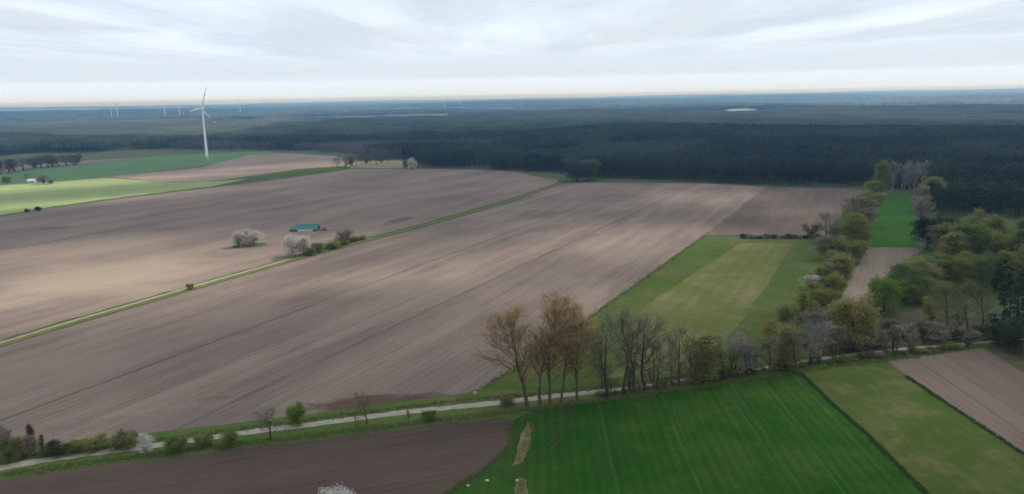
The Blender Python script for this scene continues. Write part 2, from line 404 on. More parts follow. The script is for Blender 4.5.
# the big ploughed fields
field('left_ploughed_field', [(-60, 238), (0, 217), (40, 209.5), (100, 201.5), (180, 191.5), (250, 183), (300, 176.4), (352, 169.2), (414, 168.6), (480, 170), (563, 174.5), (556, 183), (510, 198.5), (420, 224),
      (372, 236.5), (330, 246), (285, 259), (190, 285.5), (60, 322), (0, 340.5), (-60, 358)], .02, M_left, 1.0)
field('big_ploughed_field', [(-60, 366), (0, 348), (60, 329.5), (190, 291.5), (285, 264), (375, 240), (420, 228.5), (510, 203), (562, 184.5), (585, 179), (640, 180.5), (740, 185.2), (766, 187), (705, 234.5), (588, 318), (482, 388.5),
      (462, 394), (400, 401), (330, 410.5), (230, 423.5), (120, 437), (0, 452), (-60, 460)], .02, M_main, 1.0)
field('dark_ploughed_field', [(766.6, 187), (800, 187.6), (846, 188.4), (866, 191), (846, 208), (824, 235.5), (705.5, 234.8)], .03, M_rdark, 1.0)
field('freshly_ploughed_field', [(-60, 490), (0, 480.5), (100, 466.5), (240, 449), (330, 438.5), (450, 423.5), (495, 418.5), (509, 419), (514, 424), (514, 434), (508, 449), (494, 462), (470, 479), (440, 497), (400, 530), (-60, 560)], .03, M_ndark, 1.0)
# meadow beyond the avenue
field('meadow', [(705, 236), (826, 238), (832, 262), (818, 300), (806, 356), (740, 368), (640, 384), (560, 392), (488, 397), (462, 397), (482, 389.4), (588, 318.8)], .03, M_meadow, 1.0)
field('mown_strip', [(741, 243), (793, 243), (764, 290), (728, 338), (690, 372), (610, 378), (642, 308)], .05, M_mown, 1.2)
field('strip_field', [(869, 247.5), (926, 247.5), (916, 254), (896, 266), (878, 284), (872, 300), (862, 312), (834, 330), (838, 303), (852, 275)], .04, M_strip, 1.0)
field('bright_meadow', [(884, 195), (908, 195.4), (913, 208), (916, 226), (914, 247), (868, 247), (876, 222)], .04, M_bright, 1.0)
field('rough_ground', [(832, 332), (872, 303), (930, 312), (1000, 322), (1040, 330), (1040, 338), (990, 340), (900, 348), (830, 357), (808, 358)], .05, M_scrub, 1.0)
# in front of the avenue
field('green_crop_field', [(513, 421), (530, 411), (575, 404), (640, 396), (760, 379), (800, 372.5), (860, 430), (930, 500), (930, 560), (430, 560), (440, 497.6), (472, 479.5), (496, 462), (510, 449), (516, 434)], .02, M_crop, 1.0)
field('thin_pasture', [(804, 371), (830, 365), (884, 361.5), (906, 377), (940, 400.5), (1024, 456), (1080, 493), (1080, 560), (935, 560), (934, 500), (864, 430)], .03, M_pale, 1.0)
field('right_ploughed_field', [(887, 361), (940, 352.5), (982, 347.6), (1024, 373), (1100, 420), (1100, 503), (1024, 453.4), (942, 398.6), (908, 375.6)], .03, M_right, 1.0)
field('dark_grass_corner', [(984, 346.6), (1040, 340), (1100, 340), (1100, 416), (1024, 371.6)], .025, M_scrub, 1.0)
# grass verges and tracks
MAIN_PX = [(-60, 478), (0, 468.4), (30, 462.6), (80, 455), (160, 445), (240, 433.4), (300, 426), (400, 413), (460, 406.8), (505, 402.2), (560, 395.5), (640, 387), (740, 372), (800, 362), (850, 354.6), (900, 349.6), (1000, 341), (1060, 336)]
main_path = smooth_path(MAIN_PX)
field('verge', [(-60, 461), (0, 453), (120, 438), (230, 424.6), (330, 411.6), (400, 402), (462, 395), (482, 390), (560, 391.4), (640, 383), (740, 367), (806, 356), (830, 354), (900, 345), (1040, 332), (1040, 342), (985, 346),
      (884, 360.6), (804, 370), (800, 371.6), (760, 378), (640, 395), (575, 403), (530, 410.4), (512, 420), (512, 418), (495, 417.6), (450, 422.6), (330, 437.6), (240, 448), (100, 465.6), (0, 479.6), (-60, 489)], .045, M_verge, 1.0)
ribbon('gravel_track', main_path, lambda q: 3.3 - 1.0 * max(0.0, min(1.0, (q.x - 5) / 60)), .07, M_track, .6, label='pale gravel farm track running along the avenue of trees')
PATH_PX = [(-60, 360.6), (0, 343.4), (60, 325.2), (125, 306.5), (190, 287.6), (240, 273.5), (275, 263.6), (292, 258.4)]
left_path = smooth_path(PATH_PX)
strip_path = left_path + smooth_path([(300, 256), (330, 248), (375, 237.6), (420, 226), (510, 200.6), (560, 183.6)])
ribbon('grass_strip', strip_path[:len(left_path) + 26], 6.0, .05, M_mown, 1.2, -1.0)
ribbon('grass_strip', strip_path[len(left_path) + 25:], 3.8, .05, M_mown, 1.2, 0)
ribbon('field_path', left_path, 2.2, .075, M_path, .5, 0.6, label='pale sandy path between the two big ploughed fields')
ribbon('headland_strip', [at(x, y) for x, y in ((704, 236.6), (745, 237.2), (790, 237.8), (828, 238.2))], 4.0, .06, soil('headland_soil', (0.14, 0.1, 0.09), (0.08, 0.06, 0.055), 0.0, seed=1.1), .4)
rut_path = smooth_path([(574, 402), (571, 412), (566, 425), (556, 440), (541, 454), (520, 470), (504, 480)], 14)
ribbon('wheel_rut', rut_path, 0.55, .075, M_rut, .25, 0.9, 3)
ribbon('wheel_rut', rut_path, 0.55, .075, M_rut, .25, -0.9, 7)
field('dry_grass_patch', [(528, 421), (531, 432), (529, 447), (524, 462), (512, 466), (517, 452), (521, 436)], .06, M_straw, .5, 1.0)
field('dry_grass_patch', [(519, 478), (526, 480), (527, 496), (517, 500), (515, 488)], .06, M_straw, .5, 1.0)

# far fields and water beyond the woods, laid on the relief
def far_patch(name, pix, z, mat):
    pts = [at(x, y) for x, y in pix]
    ol = outline(pts, 120, 25, 3.0); tri = tessellate_polygon([ol])
    zz = relief([p.x for p in ol], [p.y for p in ol])
    return add(name, mesh_np(name, [(p.x, p.y, h + z) for p, h in zip(ol, zz)], [tuple(t) for t in tri], mat), kind='structure')
t_ = NT('lake_water'); _wv = t_.noise(t_.pos(), 0.25, 3)
M_water = t_.bsdf((0.16, 0.19, 0.20), 0.5, 1.0, t_.bump(_wv, 0.6, 1.5))
_lk = outline([at(x, y, 16.3) for x, y in ((728, 110.3), (741, 111.1), (753, 110.2), (755, 109.3), (741, 108.8), (730, 109.2))], 30, 12, 2.0)
add('lake', mesh_np('lake', [(p.x, p.y, 16.3) for p in _lk], [tuple(q) for q in tessellate_polygon([_lk])], M_water), kind='structure')

# ------------------------------------------------------------------ plants: mesh makers
def frames(D):
    D = D / np.maximum(np.linalg.norm(D, axis=1, keepdims=True), 1e-9)
    h = np.where(np.abs(D[:, 2:3]) > 0.9, np.array([[1., 0, 0]]), np.array([[0., 0, 1]]))
    a = np.cross(D, h); a /= np.linalg.norm(a, axis=1, keepdims=True)
    return D, a, np.cross(D, a)

def tubes(segs, n):
    """segs rows: x0 y0 z0 x1 y1 z1 r0 r1 -> verts, quad faces"""
    S = np.asarray(segs, float)
    if len(S) == 0: return np.zeros((0, 3)), np.zeros((0, 4), int)
    p0, p1 = S[:, :3], S[:, 3:6]; D, a, b = frames(p1 - p0)
    th = np.arange(n) * 2 * PI / n
    ring = a[:, None, :] * np.cos(th)[None, :, None] + b[:, None, :] * np.sin(th)[None, :, None]
    v = np.concatenate([p0[:, None] + ring * S[:, 6][:, None, None], p1[:, None] + ring * S[:, 7][:, None, None]], 1)
    i = np.arange(n); j = (i + 1) % n
    q = np.stack([i, j, n + j, n + i], 1)
    f = (np.arange(len(S)) * 2 * n)[:, None, None] + q[None]
    return v.reshape(-1, 3), f.reshape(-1, 4)

def blades(P, D, L, W, rng):
    """thin twigs: one slender triangle each"""
    D, a, b = frames(D); th = rng.uniform(0, PI, len(P))[:, None]
    s = a * np.cos(th) + b * np.sin(th)
    v = np.stack([P - s * W[:, None] / 2, P + s * W[:, None] / 2, P + D * L[:, None]], 1).reshape(-1, 3)
    return v, np.arange(len(v)).reshape(-1, 3)

def leaves(P, size, rng, flat=0.0):
    """small bent leaf sprays: two triangles each"""
    n = len(P); N = rng.normal(size=(n, 3)); N[:, 2] += flat
    N, a, b = frames(N); s = size * rng.uniform(0.6, 1.35, n)[:, None]
    th = rng.uniform(0, 2 * PI, n)[:, None]
    u = a * np.cos(th) + b * np.sin(th); w = np.cross(N, u)
    v = np.stack([P - u * s, P + w * s * 0.55 + N * s * .2, P + u * s, P - w * s * 0.55 + N * s * .2], 1).reshape(-1, 3)
    k = (np.arange(n) * 4)[:, None]
    return v, np.concatenate([k + [[0, 1, 2]], k + [[0, 2, 3]]])

def skeleton(rng, H, r0, crown0, spread, up, n1, n2, n3, lean=0.0, fork=0.0, stems=1, shape=1.0):
    """recursive limbs; returns segment rows per level and the twig roots"""
    lv = [[], [], [], []]; tips = []
    def walk(p, d, L, ra, rb, k, wob, trop, level):
        pts = [p.copy()]
        for i in range(k):
            d = d + rng.normal(size=3) * wob; d[2] += trop; d /= np.linalg.norm(d)
            q = p + d * (L / k)
            lv[level].append([*p, *q, ra + (rb - ra) * i / k, ra + (rb - ra) * (i + 1) / k]); p = q; pts.append(p.copy())
        return pts, d
    def along(pts, t):
        x = t * (len(pts) - 1); i = min(int(x), len(pts) - 2); f = x - i
        return pts[i] * (1 - f) + pts[i + 1] * f, pts[i + 1] - pts[i]
    def side(d, angle):
        d = d / np.linalg.norm(d); r = rng.normal(size=3); r -= d * r.dot(d); r /= np.linalg.norm(r)
        return d * math.cos(angle) + r * math.sin(angle)
    for s in range(stems):
        a0 = rng.uniform(0, 2 * PI); st = 0 if stems == 1 else (rng.uniform(0.04, 0.16) if stems == 2 else rng.uniform(0.1, 0.45))
        d0 = np.array([math.cos(a0) * st + lean, math.sin(a0) * st, 1.0]); d0 /= np.linalg.norm(d0)
        p0 = np.array([math.cos(a0), math.sin(a0), 0]) * (0 if stems == 1 else r0 * 2.2)
        Hs = H * (1 - fork) * (1 if s == 0 else rng.uniform(0.7, 1.0))
        tr, dd = walk(p0, d0, Hs, r0, r0 * 0.16, 10, 0.035 + fork * 0.05, 0.01, 0)
        for i in range(n1):
            t = crown0 + (0.985 - crown0) * ((i + rng.uniform(0, 1)) / n1)
            p, d = along(tr, t)
            env = (math.sin(PI * min(1, (0.12 + 0.88 * (t - crown0) / (1 - crown0)) ** shape)) ** 0.6) if t < 0.98 else 0.35
            L = spread * (0.35 + 0.65 * env) * rng.uniform(0.75, 1.15)
            an = up * rng.uniform(0.75, 1.25) * (1.1 - 0.45 * t)
            b1, d1 = walk(p, side(d, an), L, r0 * 0.30 * (1.15 - t), 0.028, 6, 0.10, 0.055, 1)
            for j in range(n2):
                t2 = 0.22 + 0.78 * (j + rng.uniform(0, 1)) / n2
                p2, e2 = along(b1, t2)
                L2 = L * 0.48 * (1.15 - 0.65 * t2) * rng.uniform(0.7, 1.2)
                b2, d2 = walk(p2, side(e2, rng.uniform(0.4, 0.95)), L2, 0.036, 0.014, 4, 0.13, 0.07, 2)
                for k in range(n3):
                    p3, e3 = along(b2, 0.2 + 0.8 * (k + rng.uniform(0, 1)) / n3)
                    dd3 = side(e3, rng.uniform(0.3, 0.9)); dd3[2] += 0.25
                    L3 = L2 * 0.5 * rng.uniform(0.6, 1.2) + 0.3
                    q3 = p3 + dd3 * L3
                    lv[3].append([*p3, *q3, 0.016, 0.008]); tips.append((p3 + dd3 * L3 * rng.uniform(.2, .9), dd3, L3))
    return lv, tips

MESHC = {}
M_bark_grey = bark('grey_bark', (0.085, 0.072, 0.058), (0.045, 0.039, 0.032))
M_bark_ochre = bark('poplar_bark', (0.13, 0.10, 0.068), (0.07, 0.055, 0.04))
M_bark_pale = bark('pale_bark', (0.30, 0.28, 0.26), (0.15, 0.135, 0.12))
M_bark_pine = bark('pine_bark', (0.085, 0.068, 0.058), (0.045, 0.04, 0.037))
FOL = {
    'ochre': foliage('budding_twigs', (0.62, 0.44, 0.21), (0.45, 0.32, 0.16), 0.45),
    'bare': foliage('bare_twigs', (0.32, 0.275, 0.185), (0.21, 0.185, 0.13), 0.25),
    'brown': foliage('brown_twigs', (0.36, 0.295, 0.205), (0.24, 0.20, 0.145), 0.25),
    'pale': foliage('pale_twigs', (0.33, 0.30, 0.27), (0.21, 0.19, 0.17), 0.2),
    'yellow': foliage('yellow_green_leaves', (0.34, 0.33, 0.075), (0.20, 0.225, 0.052), 0.45),
    'fresh': foliage('fresh_green_leaves', (0.24, 0.31, 0.05), (0.125, 0.195, 0.036), 0.45),
    'olive': foliage('olive_leaves', (0.30, 0.30, 0.095), (0.18, 0.195, 0.065), 0.45),
    'green': foliage('green_leaves', (0.20, 0.25, 0.075), (0.115, 0.16, 0.05), 0.45),
    'dark': foliage('dark_leaves', (0.052, 0.072, 0.036), (0.028, 0.042, 0.023), 0.2),
    'rust': foliage('rusty_leaves', (0.27, 0.245, 0.085), (0.165, 0.155, 0.055), 0.4),
    'blossom': foliage('white_blossom', (0.80, 0.77, 0.73), (0.52, 0.49, 0.45), 0.4),
    'cream': foliage('cream_blossom', (0.70, 0.65, 0.59), (0.42, 0.38, 0.33), 0.4),
    'pine': foliage('pine_needles', (0.050, 0.074, 0.032), (0.011, 0.019, 0.011), 0.1),
    'grey': foliage('grey_stand_twigs', (0.165, 0.145, 0.125), (0.105, 0.094, 0.082), 0.1),
    'twig_dark': foliage('dark_brush_twigs', (0.175, 0.15, 0.10), (0.11, 0.098, 0.068), 0.15),
    'hardwood': foliage('hardwood_canopy', (0.105, 0.12, 0.08), (0.06, 0.07, 0.052), 0.1),
    'young': foliage('young_pine_needles', (0.062, 0.094, 0.034), (0.034, 0.058, 0.024), 0.1),
}

def plant_mesh(kind, colr, var):
    """(wood mesh, crown mesh, height, width) of one plant of a kind; alike plants share it"""
    key = (kind, colr, var)
    if key in MESHC: return MESHC[key]
    rng = np.random.default_rng(hash_(key))
    U = rng.uniform
    bk = {'ochre': M_bark_ochre, 'pale': M_bark_pale}.get(colr, M_bark_grey)
    nleaf, lsize, tw, tl = 0, 0.3, 3, 1.0
    if kind == 'poplar':
        H = 32.; lv, tips = skeleton(rng, H, 0.30, 0.22, 9.0, 0.52, 36, 9, 5, lean=[-.045, .0, .0, .02][var % 4], shape=0.7); tw, tl, ww = 4, 1.2, 0.03
    elif kind == 'bare':
        H = 22.; lv, tips = skeleton(rng, H, 0.32, 0.22, 8.0, 0.80, 26, 8, 5, lean=[.02, -.06, .07, -.03][var % 4], fork=.12, shape=0.9); tw, tl, ww = 4, 0.9, 0.026
    elif kind == 'twin':
        H = 22.; lv, tips = skeleton(rng, H, 0.32, 0.28, 7.0, 0.8, 15, 8, 5, stems=2, shape=0.9); tw, tl, ww = 4, 0.9, 0.026
    elif kind == 'thin':
        H = 13.; lv, tips = skeleton(rng, H, 0.20, 0.20, 3.4, 0.7, 16, 5, 3, stems=1 + var % 3, shape=0.9); tw, tl, ww = 6, 0.8, 0.032
    elif kind == 'round':
        H = 14.; lv, tips = skeleton(rng, H, 0.28, 0.12, 6.2, 0.95, 24, 6, 4, fork=.14); tw, tl, ww = 1, 0.6, 0.03; nleaf, lsize = 9000, 0.22
    elif kind == 'tall':
        H = 20.; lv, tips = skeleton(rng, H, 0.34, 0.08, 4.6, 0.55, 28, 6, 4, fork=.04); tw, tl, ww = 1, 0.6, 0.03; nleaf, lsize = 12500, 0.24
    elif kind == 'slim':
        H = 12.; lv, tips = skeleton(rng, H, 0.2, 0.08, 2.2, 0.5, 18, 5, 3); tw, tl, ww = 1, 0.4, 0.03; nleaf, lsize = 3200, 0.19
    elif kind == 'shrub':
        H = 4.; lv, tips = skeleton(rng, H, 0.07, 0.10, 2.0, 0.8, 7, 5, 4, stems=5); tw, tl, ww = 2, 0.4, 0.025; nleaf, lsize = 3600, 0.13
    elif kind == 'brush':
        H = 5.; lv, tips = skeleton(rng, H, 0.07, 0.08, 2.2, 0.7, 8, 5, 4, stems=6); tw, tl, ww = 8, 0.6, 0.026
    elif kind == 'blossom':
        H = 6.; lv, tips = skeleton(rng, H, 0.12, 0.10, 2.6, 0.8, 9, 5, 4, stems=4); tw, tl, ww = 2, 0.4, 0.025; nleaf, lsize = 4000, 0.14
    wv, wf = [], []
    k = 0
    for L, n in ((0, 7), (1, 5), (2, 3)):
        v, f = tubes(lv[L], n); wv.append(v); wf.append(f + k); k += len(v)
    wood_me = mesh_np(kind + '_wood', np.concatenate(wv), np.concatenate(wf), bk, smooth=True)
    # crown: the fine branches, twigs and leaves
    cv, cf, ct = [], [], []; k = 0
    v, f = tubes(lv[3], 3); f = np.concatenate([f[:, [0, 1, 2]], f[:, [0, 2, 3]]]); cv.append(v); cf.append(f); k += len(v); ct.append(np.full(len(v), .9))
    tp = np.array([a for a, b, c in tips]); td = np.array([b for a, b, c in tips]); tL = np.array([c for a, b, c in tips])
    idx = np.repeat(np.arange(len(tp)), tw)
    d = td[idx] + rng.normal(size=(len(idx), 3)) * 0.45; d[:, 2] += 0.3
    v, f = blades(tp[idx] + td[idx] * (tL[idx] * U(-.3, .1, len(idx)))[:, None], d, tl * U(.5, 1.3, len(idx)), np.full(len(idx), ww), rng)
    cv.append(v); cf.append(f + k); k += len(v); ct.append(np.repeat(U(0, 1, len(idx)), 3))
    if nleaf:
        # leaf clumps gather round some twig ends, leaving gaps between
        nc = max(60, nleaf // 16); ci = rng.integers(0, len(tp), nc)
        which = rng.integers(0, nc, nleaf)
        cen = tp[ci].copy(); ne = int(nc * .4); hm, wm = tp[:, 2].max(), np.percentile(np.hypot(tp[:, 0], tp[:, 1]), 92)
        zz = U(.06, .9, ne) if kind in ('shrub', 'blossom', 'slim') else U(.16, .9, ne); aa = U(0, 2 * PI, ne)
        rr = wm * np.sqrt(np.clip(1 - ((zz - .45) / .56) ** 2, .05, 1)) * U(.45, 1.0, ne)
        cen[:ne] = np.stack([np.cos(aa) * rr, np.sin(aa) * rr, zz * hm], 1)
        P = cen[which] + rng.normal(size=(nleaf, 3)) * (lsize * 2.6)
        P[:, 2] = np.maximum(P[:, 2], 0.15)
        ctint = U(0, 1, nc)
        v, f = leaves(P, lsize, rng); cv.append(v); cf.append(f + k); k += len(v); ct.append(np.repeat(ctint[which] * .8 + U(0, .2, nleaf), 4))
    Vc = np.concatenate(cv)
    crown_me = mesh_np(kind + '_crown', Vc, np.concatenate(cf), FOL[colr], tint=np.concatenate(ct))
    hi = np.percentile(Vc[:, 2], 99.5); wd = np.percentile(Vc[:, 0], 98.5) - np.percentile(Vc[:, 0], 1.5)
    MESHC[key] = (wood_me, crown_me, hi, wd)
    return MESHC[key]

def hash_(key):
    h = 17
    for ch in repr(key): h = (h * 31 + ord(ch)) % 1000003
    return h

def conifer(key, H, R, base, n, size, droop, colr, seed):
    if key in MESHC: return MESHC[key]
    rng = np.random.default_rng(seed); U = rng.uniform
    k = 8; segs = []
    p = np.zeros(3)
    for i in range(k):
        q = np.array([rng.normal() * .05, rng.normal() * .05, H * .97 * (i + 1) / k]); segs.append([*p, *q, .24 * (1 - i / k) + .03, .24 * (1 - (i + 1) / k) + .03]); p = q
    for i in range(26):                                   # limbs and dead lower branches
        z = H * U(base * .55, .95); a = U(0, 2 * PI); L = R * (.95 if z > H * base else .45) * U(.6, 1) * min(1, (H - z) / (H * .35) + .15)
        segs.append([0, 0, z, math.cos(a) * L, math.sin(a) * L, z + L * (.25 if droop == 0 else -droop), .05, .015])
    v, f = tubes(segs, 5); wood = mesh_np('conifer_wood', v, f, M_bark_pine, smooth=True)
    nc = max(12, n // 9); tz = U(0, 1, nc) ** .85
    prof = (np.sqrt(np.clip(1 - (tz * 1.05 - .22) ** 2 / .75, 0.03, 1)) if droop == 0 else (1 - tz) ** .85 + .06)
    ca = U(0, 2 * PI, nc); cr = R * prof * np.sqrt(U(.12, 1, nc))
    C = np.stack([np.cos(ca) * cr, np.sin(ca) * cr, H * (base + (1 - base) * tz) - droop * cr], 1)
    w = rng.integers(0, nc, n)
    P = C[w] + rng.normal(size=(n, 3)) * np.array([.55, .55, .32]) * size * 1.2
    v, f = leaves(P, size, rng, flat=1.2)
    crown = mesh_np('conifer_crown', v, f, FOL[colr], tint=np.repeat(U(0, 1, nc)[w], 4))
    MESHC[key] = (wood, crown, H, R * 2); return MESHC[key]

def plant(name, kind, colr, x, yb, yt, wpx, label, cat, group=None, var=0, rz=None, base=None, parts=None):
    """stand a plant with its foot at photo pixel x, yb and its top at row yt"""
    b = base or at(x, yb)
    wood, crown, h0, w0 = parts or plant_mesh(kind, colr, var)
    h = height_at(b, yt); w = metres(b, wpx) if wpx else w0 * h / h0
    r = empty(name, b, label, cat, group, rz if rz is not None else (0.0 if kind in ('poplar', 'twin') else (hash_((x, yb)) % 628) / 100))
    s = (w / w0, w / w0, h / h0)
    nm = ('trunk', 'crown') if cat == 'tree' else ('stems', 'foliage')
    for n_, me in zip(nm, (wood, crown)):
        o = add(n_, me, r); o.scale = s
    return r
# ------------------------------------------------------------------ forest
def inside(x, y, poly):
    r = np.zeros(len(x), bool); n = len(poly)
    for i in range(n):
        x0, y0 = poly[i][0], poly[i][1]; x1, y1 = poly[(i + 1) % n][0], poly[(i + 1) % n][1]
        c = (y0 > y) != (y1 > y)
        r ^= c & (x < (x1 - x0) * (y - y0) / (y1 - y0 + 1e-12) + x0)
    return r

# front edge of the forest, as the foot of its first trees shows in the photograph
EDGE_L = [(-70, 163), (0, 156.6), (60, 153), (130, 149.8), (190, 151), (278, 151), (336, 155), (354, 159.4), (402, 160.4)]
EDGE_C = [(414, 167.6), (480, 169), (564, 173.6), (585, 178), (640, 179.6), (740, 184.2), (800, 186.6), (848, 187.6), (868, 186)]
EDGE_R = [(880, 190), (912, 190.5), (922, 205), (936, 216), (1000, 217), (1040, 219), (1090, 222)]
front = [at(*q) for q in EDGE_L + EDGE_C + EDGE_R]
FAR0 = 4350.
forest_poly = [(p.x, p.y) for p in front] + [(FAR0 * math.sin(a), FAR0 * math.cos(a)) for a in np.linspace(.78, -.78, 30)]

def lo_tree(rng, x, y, h, r, six=6):
    a = np.arange(six) * 2 * PI / six + rng.uniform(0, 1)
    z0, z1 = h * rng.uniform(.42, .55), h * rng.uniform(.66, .8)
    k1 = rng.uniform(.75, 1.2, six); k2 = rng.uniform(.6, 1.15, six)
    v = [[x + math.cos(t) * r * q, y + math.sin(t) * r * q, z0 + rng.uniform(-.6, .6)] for t, q in zip(a, k1)]
    v += [[x + math.cos(t + .4) * r * .8 * q, y + math.sin(t + .4) * r * .8 * q, z1 + rng.uniform(-.6, .6)] for t, q in zip(a, k2)]
    v.append([x + rng.normal() * .3, y + rng.normal() * .3, h])
    f = []
    for i in range(six):
        j = (i + 1) % six
        f += [[i, j, six + j], [i, six + j, six + i], [six + i, six + j, 2 * six]]
    return v, f

def tile(name, seed, size, spacing, hm, rad, colr, hi, bare=False):
    rng = np.random.default_rng(seed); U = rng.uniform
    V, F, T = [], [], []; k = 0; W = []
    n = int(size / spacing)
    for i in range(n):
        for j in range(n):
            if U() < .06: continue
            x = (i + U(.05, .95)) * spacing - size / 2; y = (j + U(.05, .95)) * spacing - size / 2
            h = hm * U(.82, 1.12); r = rad * U(.75, 1.25); tint = U()
            if bare:
                m = 70; a = U(0, 2 * PI, m); zz = U(.25, .95, m); rr = r * np.sqrt(np.clip(1 - ((zz - .6) / .45) ** 2, .1, 1)) * U(.1, .8, m)
                P = np.stack([x + np.cos(a) * rr, y + np.sin(a) * rr, zz * h], 1); D = np.stack([np.cos(a) * .5, np.sin(a) * .5, np.full(m, .9)], 1)
                v, f = blades(P, D, U(1.2, 3.0, m), np.full(m, .13), rng)
            elif hi:
                m = 46; c = U(0, 1, m); a = U(0, 2 * PI, m)
                rr = r * np.sqrt(np.clip(1 - (c * 1.02 - .2) ** 2 / .72, .03, 1)) * np.sqrt(U(.25, 1, m))
                P = np.stack([x + np.cos(a) * rr, y + np.sin(a) * rr, h * (.5 + .5 * c)], 1)
                v, f = leaves(P, 0.85, rng, flat=1.1)
                v2, f2 = lo_tree(rng, x, y, h * .96, r * .72); f2 = np.array(f2) + len(v)
                v = np.concatenate([v, np.array(v2)]); f = np.concatenate([f, f2])
            else:
                v, f = lo_tree(rng, x, y, h, r); v = np.array(v); f = np.array(f)
            V.append(v); F.append(np.asarray(f) + k); T.append(np.full(len(v), tint)); k += len(v)
            if hi or bare: W.append([x, y, 0, x, y, h * .7, .2, .1])
    me_mats = [FOL[colr]]; V = np.concatenate(V); F = np.concatenate(F); T = np.concatenate(T); mi = np.zeros(len(F), int)
    if W:
        wv, wf = tubes(W, 4); wf = np.concatenate([wf[:, [0, 1, 2]], wf[:, [0, 2, 3]]])
        F = np.concatenate([F, wf + len(V)]); V = np.concatenate([V, wv]); T = np.concatenate([T, np.full(len(wv), .5)])
        mi = np.concatenate([mi, np.ones(len(wf), int)]); me_mats.append(M_bark_pine if not bare else M_bark_grey)
    return bpy.data.objects.new(name, mesh_np(name, V, F, me_mats, mi, tint=T))

def canopy_block(name, seed, size, h, colr):
    """a far-off block of wood: one rough canopy"""
    rng = np.random.default_rng(seed); n = 22
    g = np.linspace(-.5, .5, n); X, Y = np.meshgrid(g * size, g * size, indexing='ij')
    X = X + rng.normal(size=X.shape) * size * .012; Y = Y + rng.normal(size=Y.shape) * size * .012
    Z = h * rng.uniform(.72, 1.1, X.shape); Z[0] = Z[-1] = 0; Z[:, 0] = Z[:, -1] = 0
    i = (np.arange(n - 1)[:, None] * n + np.arange(n - 1)[None]).ravel()
    F = np.concatenate([np.stack([i, i + n, i + n + 1], 1), np.stack([i, i + n + 1, i + 1], 1)])
    return bpy.data.objects.new(name, mesh_np(name, np.stack([X.ravel(), Y.ravel(), Z.ravel()], 1), F, FOL[colr], tint=rng.uniform(0, 1, n * n)))

lib = bpy.data.collections.new('forest_library')       # the kinds of stand the forest is planted from
tiles = [tile('stand_a', 1, 24, 4.2, 20, 2.1, 'pine', True), tile('stand_b', 2, 24, 4.0, 20.5, 2.0, 'pine', True), tile('stand_c', 3, 24, 4.4, 19.5, 2.2, 'pine', True),
         tile('stand_d', 4, 24, 3.4, 14, 1.9, 'young', True), tile('stand_e', 5, 24, 5.2, 18, 3.2, 'grey', False, True),
         tile('stand_f', 6, 90, 5.2, 20, 2.9, 'pine', False), tile('stand_g', 7, 90, 5.0, 19, 2.8, 'pine', False), tile('stand_h', 8, 90, 4.4, 14, 2.6, 'young', False),
         canopy_block('stand_i', 9, 420, 19, 'pine'), canopy_block('stand_j', 10, 420, 21, 'pine'), tile('stand_k', 11, 90, 5.6, 17, 3.4, 'hardwood', False)]
for i, t in enumerate(tiles):
    t.name = 'stand_%02d' % i; lib.objects.link(t)

def scatter_tree():
    ng = bpy.data.node_groups.new('plant_forest', 'GeometryNodeTree')
    ng.interface.new_socket('Geometry', in_out='INPUT', socket_type='NodeSocketGeometry'); ng.interface.new_socket('Geometry', in_out='OUTPUT', socket_type='NodeSocketGeometry')
    N, L = ng.nodes, ng.links
    gi, go = N.new('NodeGroupInput'), N.new('NodeGroupOutput')
    ci = N.new('GeometryNodeCollectionInfo'); ci.inputs['Collection'].default_value = lib
    ci.inputs['Separate Children'].default_value = True; ci.inputs['Reset Children'].default_value = True
    ip = N.new('GeometryNodeInstanceOnPoints'); ip.inputs['Pick Instance'].default_value = True
    def attr(nm, ty):
        a = N.new('GeometryNodeInputNamedAttribute'); a.data_type = ty; a.inputs['Name'].default_value = nm
        return [s for s in a.outputs if s.enabled and s.name == 'Attribute'][0]
    cx = N.new('ShaderNodeCombineXYZ'); L.new(attr('turn', 'FLOAT'), cx.inputs['Z'])
    L.new(gi.outputs[0], ip.inputs['Points']); L.new(ci.outputs[0], ip.inputs['Instance']); L.new(attr('kind_index', 'INT'), ip.inputs['Instance Index'])
    L.new(cx.outputs[0], ip.inputs['Rotation']); L.new(attr('size', 'FLOAT'), ip.inputs['Scale'])
    L.new(ip.outputs[0], go.inputs[0])
    return ng

def grid_points(sp, d0, d1, rng, half=.80):
    nx = int(d1 * math.sin(half) / sp) + 1; ny = int(d1 / sp) + 1
    gx, gy = np.meshgrid(np.arange(-nx, nx + 1) * sp, np.arange(0, ny) * sp)
    x = gx.ravel() + rng.uniform(-.32, .32, gx.size) * sp; y = gy.ravel() + rng.uniform(-.32, .32, gx.size) * sp
    r = np.hypot(x, y); a = np.abs(np.arctan2(x, y))
    k = (r > d0) & (r < d1) & (a < half); return x[k], y[k]

def swell(x, y, lx, ly, p):
    return np.sin(x / lx + p) * np.cos(y / ly + p * 1.3) + .6 * np.sin(x / (lx * .37) + p * 2.2 + y / (ly * .6)) + .3 * np.sin(y / (ly * .21) - x / (lx * .3))

